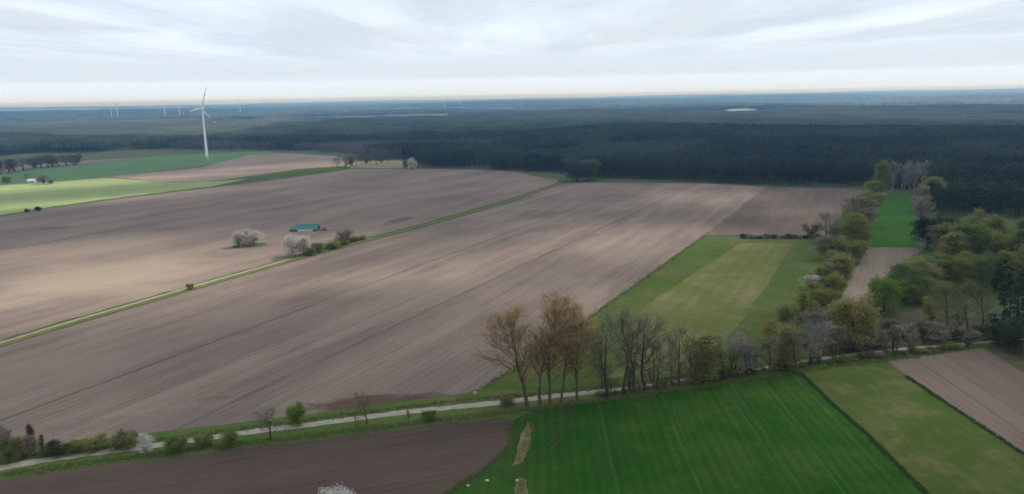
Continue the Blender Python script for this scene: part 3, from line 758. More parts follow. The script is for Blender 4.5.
rng = np.random.default_rng(42)
PX, PY, KI, SZ = [], [], [], []
x, y = grid_points(21, 380, 1750, rng)
k = inside(x, y, forest_poly)
dist = np.full(len(x), 1e9)
fp = np.array([(p.x, p.y) for p in outline(front, 6, 0, 0, False)])
for q in fp: dist = np.minimum(dist, np.hypot(x - q[0], y - q[1]))
k &= dist > 15; x, y, dist = x[k], y[k], dist[k]
kind = rng.integers(0, 3, len(x))
p_yc = at(590, 152, 14); yng = (np.hypot((x - p_yc.x) / 150, (y - p_yc.y) / 150) + .25 * swell(x, y, 90, 70, 1) < 1) & (dist > 22)
kind[yng] = 3
lf = at(120, 150); bl = (x < -150) & (dist < 60 + 35 * swell(x, y, 120, 90, 2)); kind[bl] = 4
pb = at(350, 152); kind[(np.hypot((x - pb.x) / 330, (y - pb.y) / 90) < 1)] = 4
kind[(rng.uniform(size=len(x)) < .025) & (kind < 3)] = 4
PX.append(x); PY.append(y); KI.append(kind); SZ.append(rng.uniform(.93, 1.08, len(x)) * (1 + .05 * swell(x, y, 150, 130, .5)))
x, y = grid_points(82, 1750, FAR0, rng)
k = inside(x, y, forest_poly); x, y = x[k], y[k]
r = np.hypot(x, y); az = np.arctan2(x, y)
clear = (np.hypot((x - LAKE.x) / 130, (y - LAKE.y) / 150) < 1) | ((np.abs(x - LAKE.x * y / LAKE.y) < 105) & (y > LAKE.y - 520) & (y < LAKE.y + 260))
clear |= (az > -.40) & (az < -.02) & (r > 3650 + 120 * swell(x, y, 400, 300, .4) + 500 * np.clip((az + .1) / .08, 0, 1))      # farmland behind the woods
k = ~clear; x, y = x[k], y[k]
kind = rng.integers(5, 7, len(x)); kind[swell(x, y, 480, 260, 3.3) > 1.15] = 7
kind[(np.arctan2(x, y) < -.30 + .05 * swell(x, y, 300, 200, 1)) & (np.hypot(x, y) > 2350 + 250 * swell(x, y, 500, 300, 2))] = 10
PX.append(x); PY.append(y); KI.append(kind); SZ.append(rng.uniform(.95, 1.1, len(x)) * (1 + .07 * swell(x, y, 330, 210, 1.5)))
x, y = grid_points(330, FAR0 + 150, 33000, rng)
r = np.hypot(x, y); az = np.arctan2(x, y)
m = swell(x, y, 1900, 900, 1.9) + .5 * swell(x, y, 5200, 2600, .3) + .55
band = (r > 4300) & (r < 4900) & (az < .0) ; m[band] -= 0.9; m[(r > 4900) & (r < 7000) & (az < 0)] += .35           # open fields beyond the forest on the left
band = (r > 4600) & (r < 6000) & (az > .42); m[band] -= 1.0            # and on the far right
mid = (r < 6500) & (az > .02) & (az < .42); m[mid] += 1.0
k = (m > 0) & (np.hypot(x - LAKE.x, y - LAKE.y) > 500); x, y = x[k], y[k]
PX.append(x); PY.append(y); KI.append(rng.integers(8, 10, len(x))); SZ.append(rng.uniform(.9, 1.15, len(x)))
PX, PY, KI, SZ = map(np.concatenate, (PX, PY, KI, SZ))
me = bpy.data.meshes.new('forest'); me.vertices.add(len(PX))
me.vertices.foreach_set('co', np.stack([PX, PY, relief(PX, PY) - .1], 1).astype(np.float32).ravel())
a = me.attributes.new('kind_index', 'INT', 'POINT'); a.data.foreach_set('value', KI.astype(np.int32))
a = me.attributes.new('turn', 'FLOAT', 'POINT'); a.data.foreach_set('value', (rng.integers(0, 4, len(PX)) * PI / 2 + rng.uniform(-.15, .15, len(PX))).astype(np.float32))
a = me.attributes.new('size', 'FLOAT', 'POINT'); a.data.foreach_set('value', SZ.astype(np.float32))
me.update()
fo = add('forest', me, label='dark pine forest covering the plain behind the fields up to the horizon', kind='stuff')
md = fo.modifiers.new('plant', 'NODES'); md.node_group = scatter_tree()

# the first trees along the forest edge, one by one
PINES = [conifer(('pine', i), 20., 2.3 + .25 * i, .26, 420, .55, 0, 'pine', 60 + i) for i in range(4)]
SPRUCES = [conifer(('spruce', i), 22., 3.6 + .3 * i, .10, 520, .6, .35, 'dark', 80 + i) for i in range(3)]
def edge_row(pix, n, off, label, group, seed):
    rg = np.random.default_rng(seed); pts = outline([at(*q) for q in pix], 4, 0, 0, False)
    L = [0]
    for a_, b_ in zip(pts, pts[1:]): L.append(L[-1] + (b_ - a_).length)
    for i in range(n):
        t = (i + rg.uniform(.1, .9)) / n * L[-1]; j = max(0, min(len(pts) - 2, int(np.searchsorted(L, t)) - 1))
        q = pts[j].lerp(pts[j + 1], (t - L[j]) / max(L[j + 1] - L[j], .01)); away = q.normalized()
        q = q + away * (off + rg.uniform(0, 7)); q.z = float(relief(q.x, q.y))
        w, c, h0, w0 = PINES[int(rg.integers(0, 4))]
        s = rg.uniform(.92, 1.18)
        r_ = empty('pine_tree', q, label, 'tree', group, rg.uniform(0, 6.28)); r_.scale = (s * rg.uniform(.9, 1.15), s, s)
        add('trunk', w, r_); add('crown', c, r_)
edge_row([(585, 178), (640, 179.6), (740, 184.2), (800, 186.6), (848, 187.6), (868, 186)], 105, 1, 'tall dark pine at the forest edge behind the big and dark ploughed fields', 'pines at the forest edge behind the fields', 1)
edge_row([(414, 167.6), (480, 169), (564, 173.6)], 55, 1, 'dark pine at the forest edge straight behind the left ploughed field', 'pines behind the left ploughed field', 2)
edge_row([(922, 205), (936, 216), (1000, 217), (1040, 219)], 90, 0, 'dark pine at the edge of the forest block right of the bright meadow', 'pines right of the bright meadow', 3)
edge_row([(880, 189), (912, 189.5)], 20, 6, 'dark pine behind the far end of the bright meadow', 'pines behind the bright meadow', 4)
edge_row([(130, 149.8), (190, 151), (278, 151)], 30, 2, 'distant dark pine at the forest edge behind the wind turbine field', 'pines behind the wind turbine', 5)

# ------------------------------------------------------------------ trees and bushes one can tell apart
AV = 'avenue trees along the gravel track'
for a_ in [
    # avenue: x, foot row, top row, crown width px
    ('poplar_tree', 'poplar', 'ochre', 527, 406, 299, 66, 'tall budding poplar at the left end of the avenue, leaning left', 0),
    ('poplar_tree', 'poplar', 'ochre', 540, 405, 298, 52, 'second tall ochre poplar from the left end of the avenue', 1),
    ('poplar_tree', 'poplar', 'ochre', 550, 404, 300, 52, 'third tall ochre poplar from the left end of the avenue', 2),
    ('poplar_tree', 'poplar', 'ochre', 561, 402, 304, 40, 'slender fourth ochre poplar of the avenue', 3),
    ('poplar_tree', 'poplar', 'ochre', 577, 401, 313, 46, 'shorter broad ochre poplar right of the four tall ones', 2),
    ('bare_tree', 'twin', 'bare', 611, 396, 316, 46, 'dark bare tree with twin trunks right of the ochre poplars', 0),
    ('bare_tree', 'thin', 'bare', 623, 393, 330, 22, 'thin bare tree close beside the twin trunked one', 0),
    ('bare_tree', 'bare', 'bare', 634, 392, 311, 46, 'tall dark bare tree in the middle of the avenue with upright crown', 1),
    ('bare_tree', 'bare', 'bare', 645, 390, 312, 52, 'tall dark bare tree leaning right in the middle of the avenue', 2),
    ('bare_tree', 'twin', 'bare', 655, 388, 335, 26, 'low slanting bare tree right of the tallest dark bare trees', 1),
    ('bare_tree', 'bare', 'bare', 679, 386, 329, 42, 'medium round headed bare tree of the avenue before the olive crowned one', 3),
    ('leafing_tree', 'thin', 'olive', 694, 384, 340, 26, 'thin bare tree just left of the avenue tree with olive top', 1),
    ('leafing_tree', 'slim', 'olive', 703, 382, 335, 26, 'avenue tree with thin olive green top beside the mown strip', 0),
    ('bare_tree', 'thin', 'olive', 726, 379, 338, 24, 'small olive tinged tree left of the pale grey saplings', 2),
    ('pale_tree', 'thin', 'pale', 741, 374, 334, 34, 'clump of pale grey saplings beside the track, left one', 2),
    ('pale_tree', 'thin', 'pale', 753, 373, 338, 28, 'clump of pale grey saplings beside the track, right one', 1),
    ('bare_tree', 'bare', 'bare', 769, 374, 333, 34, 'dense dark bare tree right of the pale grey saplings', 0),
    ('leafing_tree', 'slim', 'olive', 785, 369, 326, 24, 'olive leafing tree left of the tall single trunk at the field corner', 1),
    ('bare_tree', 'bare', 'bare', 796, 373, 326, 26, 'dark straight bare tree at the corner of crop and pasture', 1),
    ('pale_tree', 'thin', 'pale', 809, 361, 317, 26, 'pale grey tree just right of the dark corner tree', 2),
    ('pale_tree', 'thin', 'pale', 820, 359, 318, 24, 'second pale grey tree right of the dark corner tree', 0),
    ('bare_tree', 'thin', 'brown', 833, 358, 326, 22, 'thin brownish tree between the pale trees and the rusty oak', 1),
    ('oak_tree', 'round', 'rust', 851, 348, 297, 46, 'round rusty olive oak standing beside the track at the right', 0),
    ('sapling', 'thin', 'bare', 866, 356, 334, 14, 'bare sapling on the track side just right of the rusty oak', 0),
    ('sapling', 'thin', 'bare', 884, 353, 329, 16, 'bare dark sapling midway between oak and yellowish trees', 1),
    ('sapling', 'thin', 'brown', 897, 351, 327, 14, 'bare brown sapling before the brown scrub at the right', 0),
    ('sapling', 'thin', 'bare', 915, 349, 331, 14, 'small bare sapling on the track left of the yellowish trees', 2),
]:
    nm, kd, cl, x, yb, yt, w, lab, var = a_
    plant(nm, kd, cl, x, yb, yt, w, lab, 'tree', AV, var)

RW = 'trees at the right of the picture'
for a_ in [
    ('leafing_tree', 'round', 'fresh', 884, 312, 277, 30, 'bright fresh green tree at the right corner of the strip field', 0),
    ('leafing_tree', 'round', 'green', 903, 300, 264, 34, 'round green tree behind the bright fresh green one', 1),
    ('leafing_tree', 'round', 'olive', 920, 293, 259, 34, 'olive green tree in the middle of the clump right of the strip field', 0),
    ('leafing_tree', 'round', 'green', 938, 286, 255, 34, 'green tree at the right end of the clump beside the strip field', 0),
    ('leafing_tree', 'round', 'green', 905, 304, 280, 28, 'low green tree at the foot of the clump beside the strip field', 0),
    ('leafing_tree', 'round', 'green', 925, 303, 278, 32, 'low shaded green tree in front of the olive one', 1),
    ('leafing_tree', 'round', 'dark', 927, 249, 217, 26, 'round dark tree at the lower right corner of the bright meadow, left one', 1),
    ('leafing_tree', 'round', 'dark', 940, 250, 218, 28, 'round dark tree at the lower right corner of the bright meadow, right one', 0),
    ('leafing_tree', 'slim', 'yellow', 931, 324, 299, 17, 'small bright yellow green tree left of the three yellowish oaks', 1),
    ('oak_tree', 'bare', 'olive', 947, 334, 284, 36, 'left one of the three yellowish oaks on the rough ground', 1),
    ('oak_tree', 'bare', 'olive', 968, 331, 281, 36, 'middle one of the three yellowish oaks on the rough ground', 2),
    ('oak_tree', 'bare', 'brown', 983, 330, 283, 30, 'half bare right one of the three yellowish oaks', 3),
    ('bare_tree', 'thin', 'bare', 958, 336, 300, 18, 'thin dark bare tree between the yellowish oaks', 1),
]:
    nm, kd, cl, x, yb, yt, w, lab, var = a_
    plant(nm, kd, cl, x, yb, yt, w, lab, 'tree', RW, var)
ORD = ['first', 'second', 'third', 'fourth', 'fifth', 'sixth', 'seventh', 'eighth', 'ninth']
rg_ = np.random.default_rng(31)
for row, n_, x0, x1, yb, yt in (('back', 7, 946, 1026, 259, 219), ('middle', 7, 950, 1030, 275, 226), ('front', 6, 948, 1026, 289, 246)):
    for i in range(n_):
        x = x0 + (x1 - x0) * (i + rg_.uniform(-.2, .2)) / (n_ - 1)
        plant('leafing_tree', 'tall', ['olive', 'green', 'olive', 'green', 'olive'][int(rg_.integers(0, 5))], x, yb + rg_.uniform(-6, 6), yt + rg_.uniform(-5, 14), rg_.uniform(18, 30),
              ORD[i] + ' tree from the left in the ' + row + ' row of the big grove on the right', 'tree', 'trees of the big grove on the right', int(rg_.integers(0, 3)))
plant('leafing_tree', 'tall', 'olive', 968, 264, 211, 20, 'tallest pale topped tree rising above the big grove on the right', 'tree', var=1)
for i, (x, yb, yt, w, lab) in enumerate([
    (1001, 332, 270, 26, 'dark spruce at the right, left one of the black group'),
    (1014, 336, 268, 28, 'dark spruce at the right, middle one of the black group'),
    (1028, 338, 266, 30, 'dark spruce at the right, cut by the picture edge'),
    (1009, 322, 276, 24, 'dark spruce at the right, hindmost one of the black group')]):
    plant('spruce_tree', '', '', x, yb, yt, w, lab, 'tree', 'black spruces at the right edge', parts=SPRUCES[i % 3])
plant('dark_bush', 'shrub', 'dark', 1016, 353, 318, 32, 'large black green bush below the spruces at the right edge', 'bush')
plant('dark_bush', 'shrub', 'dark', 1001, 345, 322, 22, 'smaller black green bush beside the spruces', 'bush', var=1)

ST = 'trees and bushes between the meadow and the strip field'
for a_ in [
    ('leafing_tree', 'tall', 'olive', 881, 195, 161, 15, 'tall yellowish tree at the far left corner of the bright meadow', 'tree', 0),
    ('bush', 'shrub', 'yellow', 873, 197, 180, 14, 'yellow green bush below the tall yellowish tree by the meadow', 'bush', 0),
    ('pale_tree', 'thin', 'pale', 892, 192, 161, 14, 'pale grey tree behind the bright meadow, first from the left', 'tree', 0),
    ('pale_tree', 'thin', 'pale', 902, 192, 160, 14, 'pale grey tree behind the bright meadow, second from the left', 'tree', 1),
    ('pale_tree', 'thin', 'pale', 912, 193, 160, 14, 'pale grey tree behind the bright meadow, third from the left', 'tree', 2),
    ('pale_tree', 'thin', 'pale', 922, 196, 160, 14, 'pale grey tree behind the bright meadow, fourth from the left', 'tree', 0),
    ('leafing_tree', 'tall', 'yellow', 931, 208, 177, 20, 'yellow topped tree on the right side of the bright meadow', 'tree', 1),
    ('brushwood', 'brush', 'brown', 919, 212, 184, 16, 'greyish brown brushwood on the right side of the bright meadow, far one', 'bush', 0),
    ('brushwood', 'brush', 'brown', 923, 224, 196, 18, 'greyish brown brushwood on the right side of the bright meadow, near one', 'bush', 1),
    ('brushwood', 'brush', 'bare', 853, 220, 196, 26, 'grey leafless bush beside the dark ploughed field, left one', 'bush', 0),
    ('brushwood', 'brush', 'olive', 867, 214, 191, 24, 'olive brown thin bush beside the bright meadow', 'bush', 1),
    ('brushwood', 'brush', 'bare', 861, 226, 205, 26, 'grey leafless bush left of the bright meadow, near one', 'bush', 1),
    ('bare_tree', 'bare', 'bare', 826, 239, 211, 24, 'dark bare tree at the corner of dark ploughed field and hedge', 'tree', 0),
    ('brushwood', 'brush', 'brown', 809, 237, 223, 16, 'small leafless bush at the hedge left of the dark bare tree', 'bush', 0),
    ('leafing_tree', 'tall', 'yellow', 854, 249, 215, 26, 'yellow green tree left of the bright meadow corner', 'tree', 0),
    ('brushwood', 'brush', 'pale', 838, 243, 221, 18, 'pale bluish grey bush left of the yellow green tree', 'bush', 1),
    ('brushwood', 'brush', 'bare', 832, 259, 235, 26, 'dark grey brush at the meadow side below the dark bare tree', 'bush', 0),
    ('bush', 'shrub', 'olive', 848, 262, 238, 28, 'olive bush below the yellow green tree', 'bush', 0),
    ('bush', 'shrub', 'olive', 838, 277, 254, 24, 'olive bush on the strip between meadow and strip field, middle', 'bush', 1),
    ('brushwood', 'brush', 'bare', 828, 282, 262, 18, 'grey brush just above the creamy blossoming bush', 'bush', 1),
    ('blossoming_bush', 'blossom', 'cream', 813, 290, 275, 21, 'cream blossoming bush at the right edge of the meadow', 'bush', 0),
    ('bush', 'shrub', 'yellow', 835, 296, 274, 20, 'yellow green bush right of the cream blossoming bush', 'bush', 1),
    ('brushwood', 'brush', 'olive', 824, 312, 288, 24, 'olive brown brush below the cream blossoming bush', 'bush', 0),
    ('slim_tree', 'slim', 'yellow', 800, 319, 290, 11, 'slim bright green tree standing at the meadow edge', 'tree', 0),
    ('bush', 'shrub', 'olive', 788, 324, 304, 22, 'olive bush left of the slim bright green tree', 'bush', 0),
    ('brushwood', 'brush', 'pale', 810, 338, 310, 22, 'pale grey brush below the slim bright green tree', 'bush', 1),
    ('brushwood', 'brush', 'brown', 824, 340, 314, 20, 'brown leafless brush left of the rusty oak', 'bush', 1),
    ('bush', 'shrub', 'olive', 776, 345, 322, 24, 'olive bush at the lower right end of the meadow', 'bush', 1),
]:
    nm, kd, cl, x, yb, yt, w, lab, cat, var = a_
    plant(nm, kd, cl, x, yb, yt, w, lab, cat, ST, var)
for i in range(11):
    x = 744 + i * 7.6
    plant('hedge_bush', ['shrub', 'brush'][i % 2], ['dark', 'bare', 'green', 'bare'][i % 4], x, 238.2 + .02 * i, 233.6 + (i * 7 % 3) * .9, 8, 'low bush in the dark hedge line behind the meadow', 'bush', 'dark hedge bushes behind the meadow', i % 2)

RS = 'scrub on the rough ground at the right'
for i, (x, yb, yt, w, cl) in enumerate([(846, 352, 338, 20, 'twig_dark'), (862, 336, 322, 18, 'twig_dark'), (875, 345, 330, 20, 'twig_dark'), (889, 335, 320, 20, 'twig_dark'), (905, 340, 325, 20, 'brown'), (922, 338, 323, 20, 'twig_dark'), (938, 343, 329, 20, 'brown'), (953, 340, 328, 18, 'twig_dark'), (968, 341, 328, 20, 'brown'), (984, 338, 325, 18, 'twig_dark')]):
    plant('brushwood', 'brush', cl, x, yb, yt, w, 'low leafless brown brushwood on the rough ground below the yellowish oaks', 'bush', RS, i % 2)

AH = 'leafless brush along the near side of the track'
rg_ = np.random.default_rng(77)
for i in range(46):
    x = 598 + i * 8.2 + rg_.uniform(-2.5, 2.5)
    yb = float(np.interp(x, [598, 640, 740, 800, 850, 900, 985], [396, 391, 375.5, 366.5, 360.5, 355, 345.5])) + rg_.uniform(-.8, 1.2)
    plant('brushwood', 'brush', ['twig_dark', 'bare', 'twig_dark', 'olive'][int(rg_.integers(0, 4))], x, yb, yb - rg_.uniform(3, 8), rg_.uniform(7, 12), 'low leafless brush beside the track under the avenue', 'bush', AH, i % 2)

for i in range(26):
    x = 600 + i * 13.4 + rg_.uniform(-5, 5)
    yb = float(np.interp(x, [598, 640, 740, 800, 850, 900, 985], [394, 389, 374, 365, 359, 353, 344])) + rg_.uniform(-9, 1.5)
    plant('sapling', 'thin', ['bare', 'twig_dark', 'olive', 'brown', 'bare'][int(rg_.integers(0, 5))], x, yb, yb - rg_.uniform(17, 34), rg_.uniform(13, 22), 'thin leafless sapling filling the gaps between the larger avenue trees', 'tree', 'saplings between the avenue trees', i % 3)
for i in range(30):
    t0 = rg_.uniform(0, 1); yb = 205 + 150 * t0
    x = float(np.interp(yb, [205, 245, 280, 320, 355], [866, 852, 834, 816, 812])) + rg_.uniform(-11, 9)
    k_ = ['thin', 'shrub', 'brush', 'slim'][int(rg_.integers(0, 4))]
    plant('small_bush', k_, ['olive', 'yellow', 'twig_dark', 'green', 'olive'][int(rg_.integers(0, 5))], x, yb, yb - rg_.uniform(10, 17) * (1 + .5 * t0), rg_.uniform(11, 19), 'one of the tangled small bushes filling the belt between meadow and strip field', 'bush', 'small bushes of the belt beside the strip field', i % 2)

TS = 'bushes along the gravel track at the left'
for a_ in [
    ('brushwood', 'brush', 'pale', 3, 458, 426, 24, 'greyish leafless bush at the left picture edge beside the track', 'bush', 0),
    ('bush', 'shrub', 'green', 12, 461, 438, 22, 'green bush at the left picture edge by the track', 'bush', 1),
    ('slim_tree', 'slim', 'dark', 33, 452, 424, 8, 'slim dark upright tree in the hedge at the left edge', 'tree', 0),
    ('slim_tree', 'slim', 'dark', 43, 453, 436, 7, 'shorter slim dark tree right of the upright one in the hedge', 'tree', 1),
    ('brushwood', 'brush', 'brown', 27, 458, 438, 22, 'brown brush below the slim dark trees', 'bush', 1),
    ('bush', 'shrub', 'dark', 55, 456, 442, 24, 'low dark bush in the hedge left of the pale yellow bush', 'bush', 0),
    ('bush', 'shrub', 'green', 73, 452, 442, 22, 'low dark green bush touching the pale yellow bush', 'bush', 1),
    ('bush', 'shrub', 'olive', 95, 449, 436, 25, 'pale yellow green bush beside the track', 'bush', 0),
    ('bush', 'shrub', 'rust', 127, 447, 433, 25, 'green and reddish bush left of the white blossoming tree', 'bush', 1),
    ('blossoming_tree', 'blossom', 'blossom', 147, 453, 434, 15, 'small white blossoming tree on the track edge', 'tree', 0),
    ('bush', 'shrub', 'green', 178, 451, 437, 22, 'green bush on the near side of the track, left of two', 'bush', 1),
    ('bush', 'shrub', 'olive', 205, 445, 433, 18, 'small olive bush on the far side of the track', 'bush', 0),
    ('bush', 'shrub', 'green', 229, 446, 431, 17, 'green bush on the near side of the track, right of two', 'bush', 0),
    ('bare_tree', 'bare', 'brown', 271, 441, 405, 30, 'small brown bare tree standing before the track', 'tree', 1),
    ('bush', 'shrub', 'fresh', 297, 424, 403, 17, 'bright fresh green bush behind the track', 'bush', 0),
    ('bare_tree', 'bare', 'brown', 367, 424, 393, 24, 'small brown bare tree before the damp dark soil patch', 'tree', 0),
    ('sapling', 'thin', 'bare', 356, 427, 411, 7, 'tiny bare sapling left of the brown bare tree on the track', 'tree', 0),
    ('sapling', 'thin', 'bare', 409, 421, 408, 8, 'tiny bare sapling right of the brown bare tree on the track', 'tree', 1),
    ('bush', 'shrub', 'green', 430, 420, 411, 14, 'low green bush on the near verge between sapling and poplars', 'bush', 1),
    ('bush', 'shrub', 'olive', 508, 404, 396, 14, 'low olive bush on the track side just left of the poplars', 'bush', 1),
]:
    nm, kd, cl, x, yb, yt, w, lab, cat, var = a_
    plant(nm, kd, cl, x, yb, yt, w, lab, cat, TS, var)
plant('blossoming_tree', 'blossom', 'blossom', 341, 526, 488, 30, 'white blossoming tree whose top rises at the bottom picture edge', 'tree', base=at(341, 526), var=1)

BF = 'blossoming bushes by the field path'
for a_ in [
    ('blossoming_bush', 'blossom', 'cream', 239, 247, 231, 15, 'pale blossoming bush on the grass island, left one', 'bush', 0),
    ('blossoming_bush', 'blossom', 'cream', 253, 244.5, 229, 22, 'pale blossoming bush on the grass island, right one', 'bush', 1),
    ('blossoming_bush', 'blossom', 'cream', 294, 256, 234, 18, 'large pale blossoming bush at the end of the field path, left one', 'bush', 1),
    ('blossoming_bush', 'blossom', 'cream', 304, 254, 235, 20, 'large pale blossoming bush at the end of the field path, right one', 'bush', 0),
    ('bush', 'shrub', 'green', 318, 251.5, 242, 13, 'green bush next to the large pale blossoming bushes', 'bush', 0),
    ('bush', 'shrub', 'green', 311, 255, 247, 11, 'low green bush at the foot of the large pale blossoming bushes', 'bush', 1),
    ('bush', 'shrub', 'olive', 331, 248, 241.5, 16, 'low olive bush midway along the hedge right of the blossoming bushes', 'bush', 1),
    ('bush', 'shrub', 'green', 343, 244.5, 239, 13, 'low green bush before the grey brush in the field hedge', 'bush', 0),
    ('brushwood', 'brush', 'bare', 344, 243, 230, 18, 'grey leafless brush in the field hedge below the teal shed', 'bush', 0),
    ('bush', 'shrub', 'green', 354, 241, 236.5, 10, 'small green bush at the right end of the field hedge', 'bush', 1),
    ('bush', 'shrub', 'olive', 361, 239.5, 235.5, 10, 'last small olive bush at the right end of the field hedge', 'bush', 0),
    ('bush', 'shrub', 'olive', 190, 289, 283.5, 7, 'single small round bush on the grass beside the field path', 'bush', 0),
    ('bush', 'shrub', 'dark', 27, 212.5, 208.5, 5, 'tiny dark bush at the light green field edge, left one', 'bush', 0),
    ('bush', 'shrub', 'dark', 38, 211, 206.5, 6, 'tiny dark bush at the light green field edge, right one', 'bush', 1),
    ('forest_edge_bush', 'tall', 'hardwood', 577, 181.5, 159, 20, 'large grey green bushy tree standing before the forest edge, left one', 'tree', 0),
    ('forest_edge_bush', 'tall', 'green', 588, 180.5, 159, 18, 'large green bushy tree standing before the forest edge, right one', 'tree', 1),
    ('bush', 'blossom', 'cream', 412, 169.5, 158, 9, 'small pale bush at the left corner of the dark forest', 'bush', 1),
    ('bush', 'shrub', 'dark', 406, 168.5, 160, 7, 'small dark bush beside the pale bush at the forest corner', 'bush', 0),
]:
    nm, kd, cl, x, yb, yt, w, lab, cat, var = a_
    plant(nm, kd, cl, x, yb, yt, w, lab, cat, BF, var)
for i, (x, yb, yt, w) in enumerate([(-8, 173.5, 157, 17), (0, 172.6, 156.5, 17), (8, 172, 157, 16), (15, 171, 156.5, 16), (23, 170, 157.5, 14), (35, 168, 154, 16), (41, 167.4, 153.6, 16), (47, 167, 153, 15), (53, 166.6, 153, 15), (59, 166.2, 153.4, 14), (67, 165.5, 152, 15), (75, 164.6, 152, 15)]):
    plant('bare_tree', ['bare', 'brush', 'twin'][i * 5 % 3], 'twig_dark', x, yb + (i * 7 % 5) * .2, yt + (i * 3 % 4) * .8, w, 'distant bare tree in the row on the far brown field at the left', 'tree', 'row of bare trees on the far brown field', i % 4)
for i, (x, yb, yt, w) in enumerate([(337, 167.5, 155, 11), (346, 166.5, 154.5, 8), (350, 166, 154, 9), (356, 165.5, 154, 9), (361, 164.5, 153.5, 10), (366, 164, 153.5, 9), (371, 164, 153, 10), (376, 163.5, 153, 10), (382, 163, 153, 10), (388, 162, 153, 10)]):
    plant('bare_tree', ['bare', 'brush', 'twin'][i * 5 % 3], 'twig_dark', x, yb + (i * 7 % 5) * .2, yt + (i * 3 % 4) * .7, w, 'distant brown bare tree in the row behind the left ploughed field', 'tree', 'row of bare trees behind the left ploughed field', i % 4)
for a_ in [
    ('bare_tree', 'bare', 'bare', 29, 181.5, 173.5, 9, 'dark bare tree behind the small white house', 'tree', 0),
    ('bush', 'brush', 'brown', 44, 183.5, 174, 11, 'round brown leafless bush right of the small white house', 'bush', 1),
    ('bush', 'brush', 'bare', 51, 183.8, 178.5, 6, 'little leafless bush right of the round brown one', 'bush', 0),
    ('bush', 'shrub', 'olive', 7, 183, 176, 8, 'faint small bush on the green field left of the white house', 'bush', 0),
]:
    nm, kd, cl, x, yb, yt, w, lab, cat, var = a_
    plant(nm, kd, cl, x, yb, yt, w, lab, cat, 'plants round the white house', var)
isl = at(250, 246)
field('grass_island', None, .05, M_verge, 1.0, 1.0, world=[isl + Vector((12 * math.cos(a) - 1, 10.5 * math.sin(a) + 2, 0)) for a in np.linspace(0, 2 * PI, 14, endpoint=False)])
# ------------------------------------------------------------------ wind turbines
M_white = paint('turbine_white', (0.74, 0.75, 0.75)); M_red = paint('signal_red', (0.48, 0.035, 0.04)); M_tgreen = paint('tower_green', (0.22, 0.36, 0.20)); M_tgreen2 = paint('tower_pale_green', (0.42, 0.54, 0.40))
M_dark = paint('dark_metal', (0.05, 0.05, 0.055)); M_conc = paint('concrete', (0.36, 0.35, 0.33), 0.9, .3)
def blade_section(t):
    """chord, thickness, twist at fraction t of the blade"""
    c = 0.6 + 1.9 * math.exp(-((t - .2) / .16) ** 2) * .8 + 1.6 * (1 - t) ** 1.1 * min(1, t / .08)
    return c, max(.10, .95 * (1 - t) ** 2.2 + .10), math.radians(14 * (1 - t))
def blade_mesh(name, R, t0, t1, mat, grow=0.0):
    g = Geo(); K = max(3, int(26 * (t1 - t0))); n = 12; pts = []; fs = []
    for i in range(K + 1):
        t = t0 + (t1 - t0) * i / K; c, th, tw = blade_section(t)
        tipf = 1.0 if t < .97 else max(.25, (1.0 - t) / .03)
        for j in range(n):
            a = 2 * PI * j / n
            x = (math.cos(a) * .5 + .18) * c * tipf * (1 + grow); y = math.sin(a) * .5 * th * (1 - .35 * math.cos(a)) * (1 + grow * 2)
            pts.append((x * math.cos(tw) - y * math.sin(tw), x * math.sin(tw) + y * math.cos(tw), t * R))
    for i in range(K):
        for j in range(n): fs.append((i * n + j, i * n + (j + 1) % n, (i + 1) * n + (j + 1) % n, (i + 1) * n + j))
    fs += [tuple(range(n))[::-1], tuple(K * n + j for j in range(n))]
    g.poly(pts, fs); return g.mesh(name, mat, True)
TB = {}
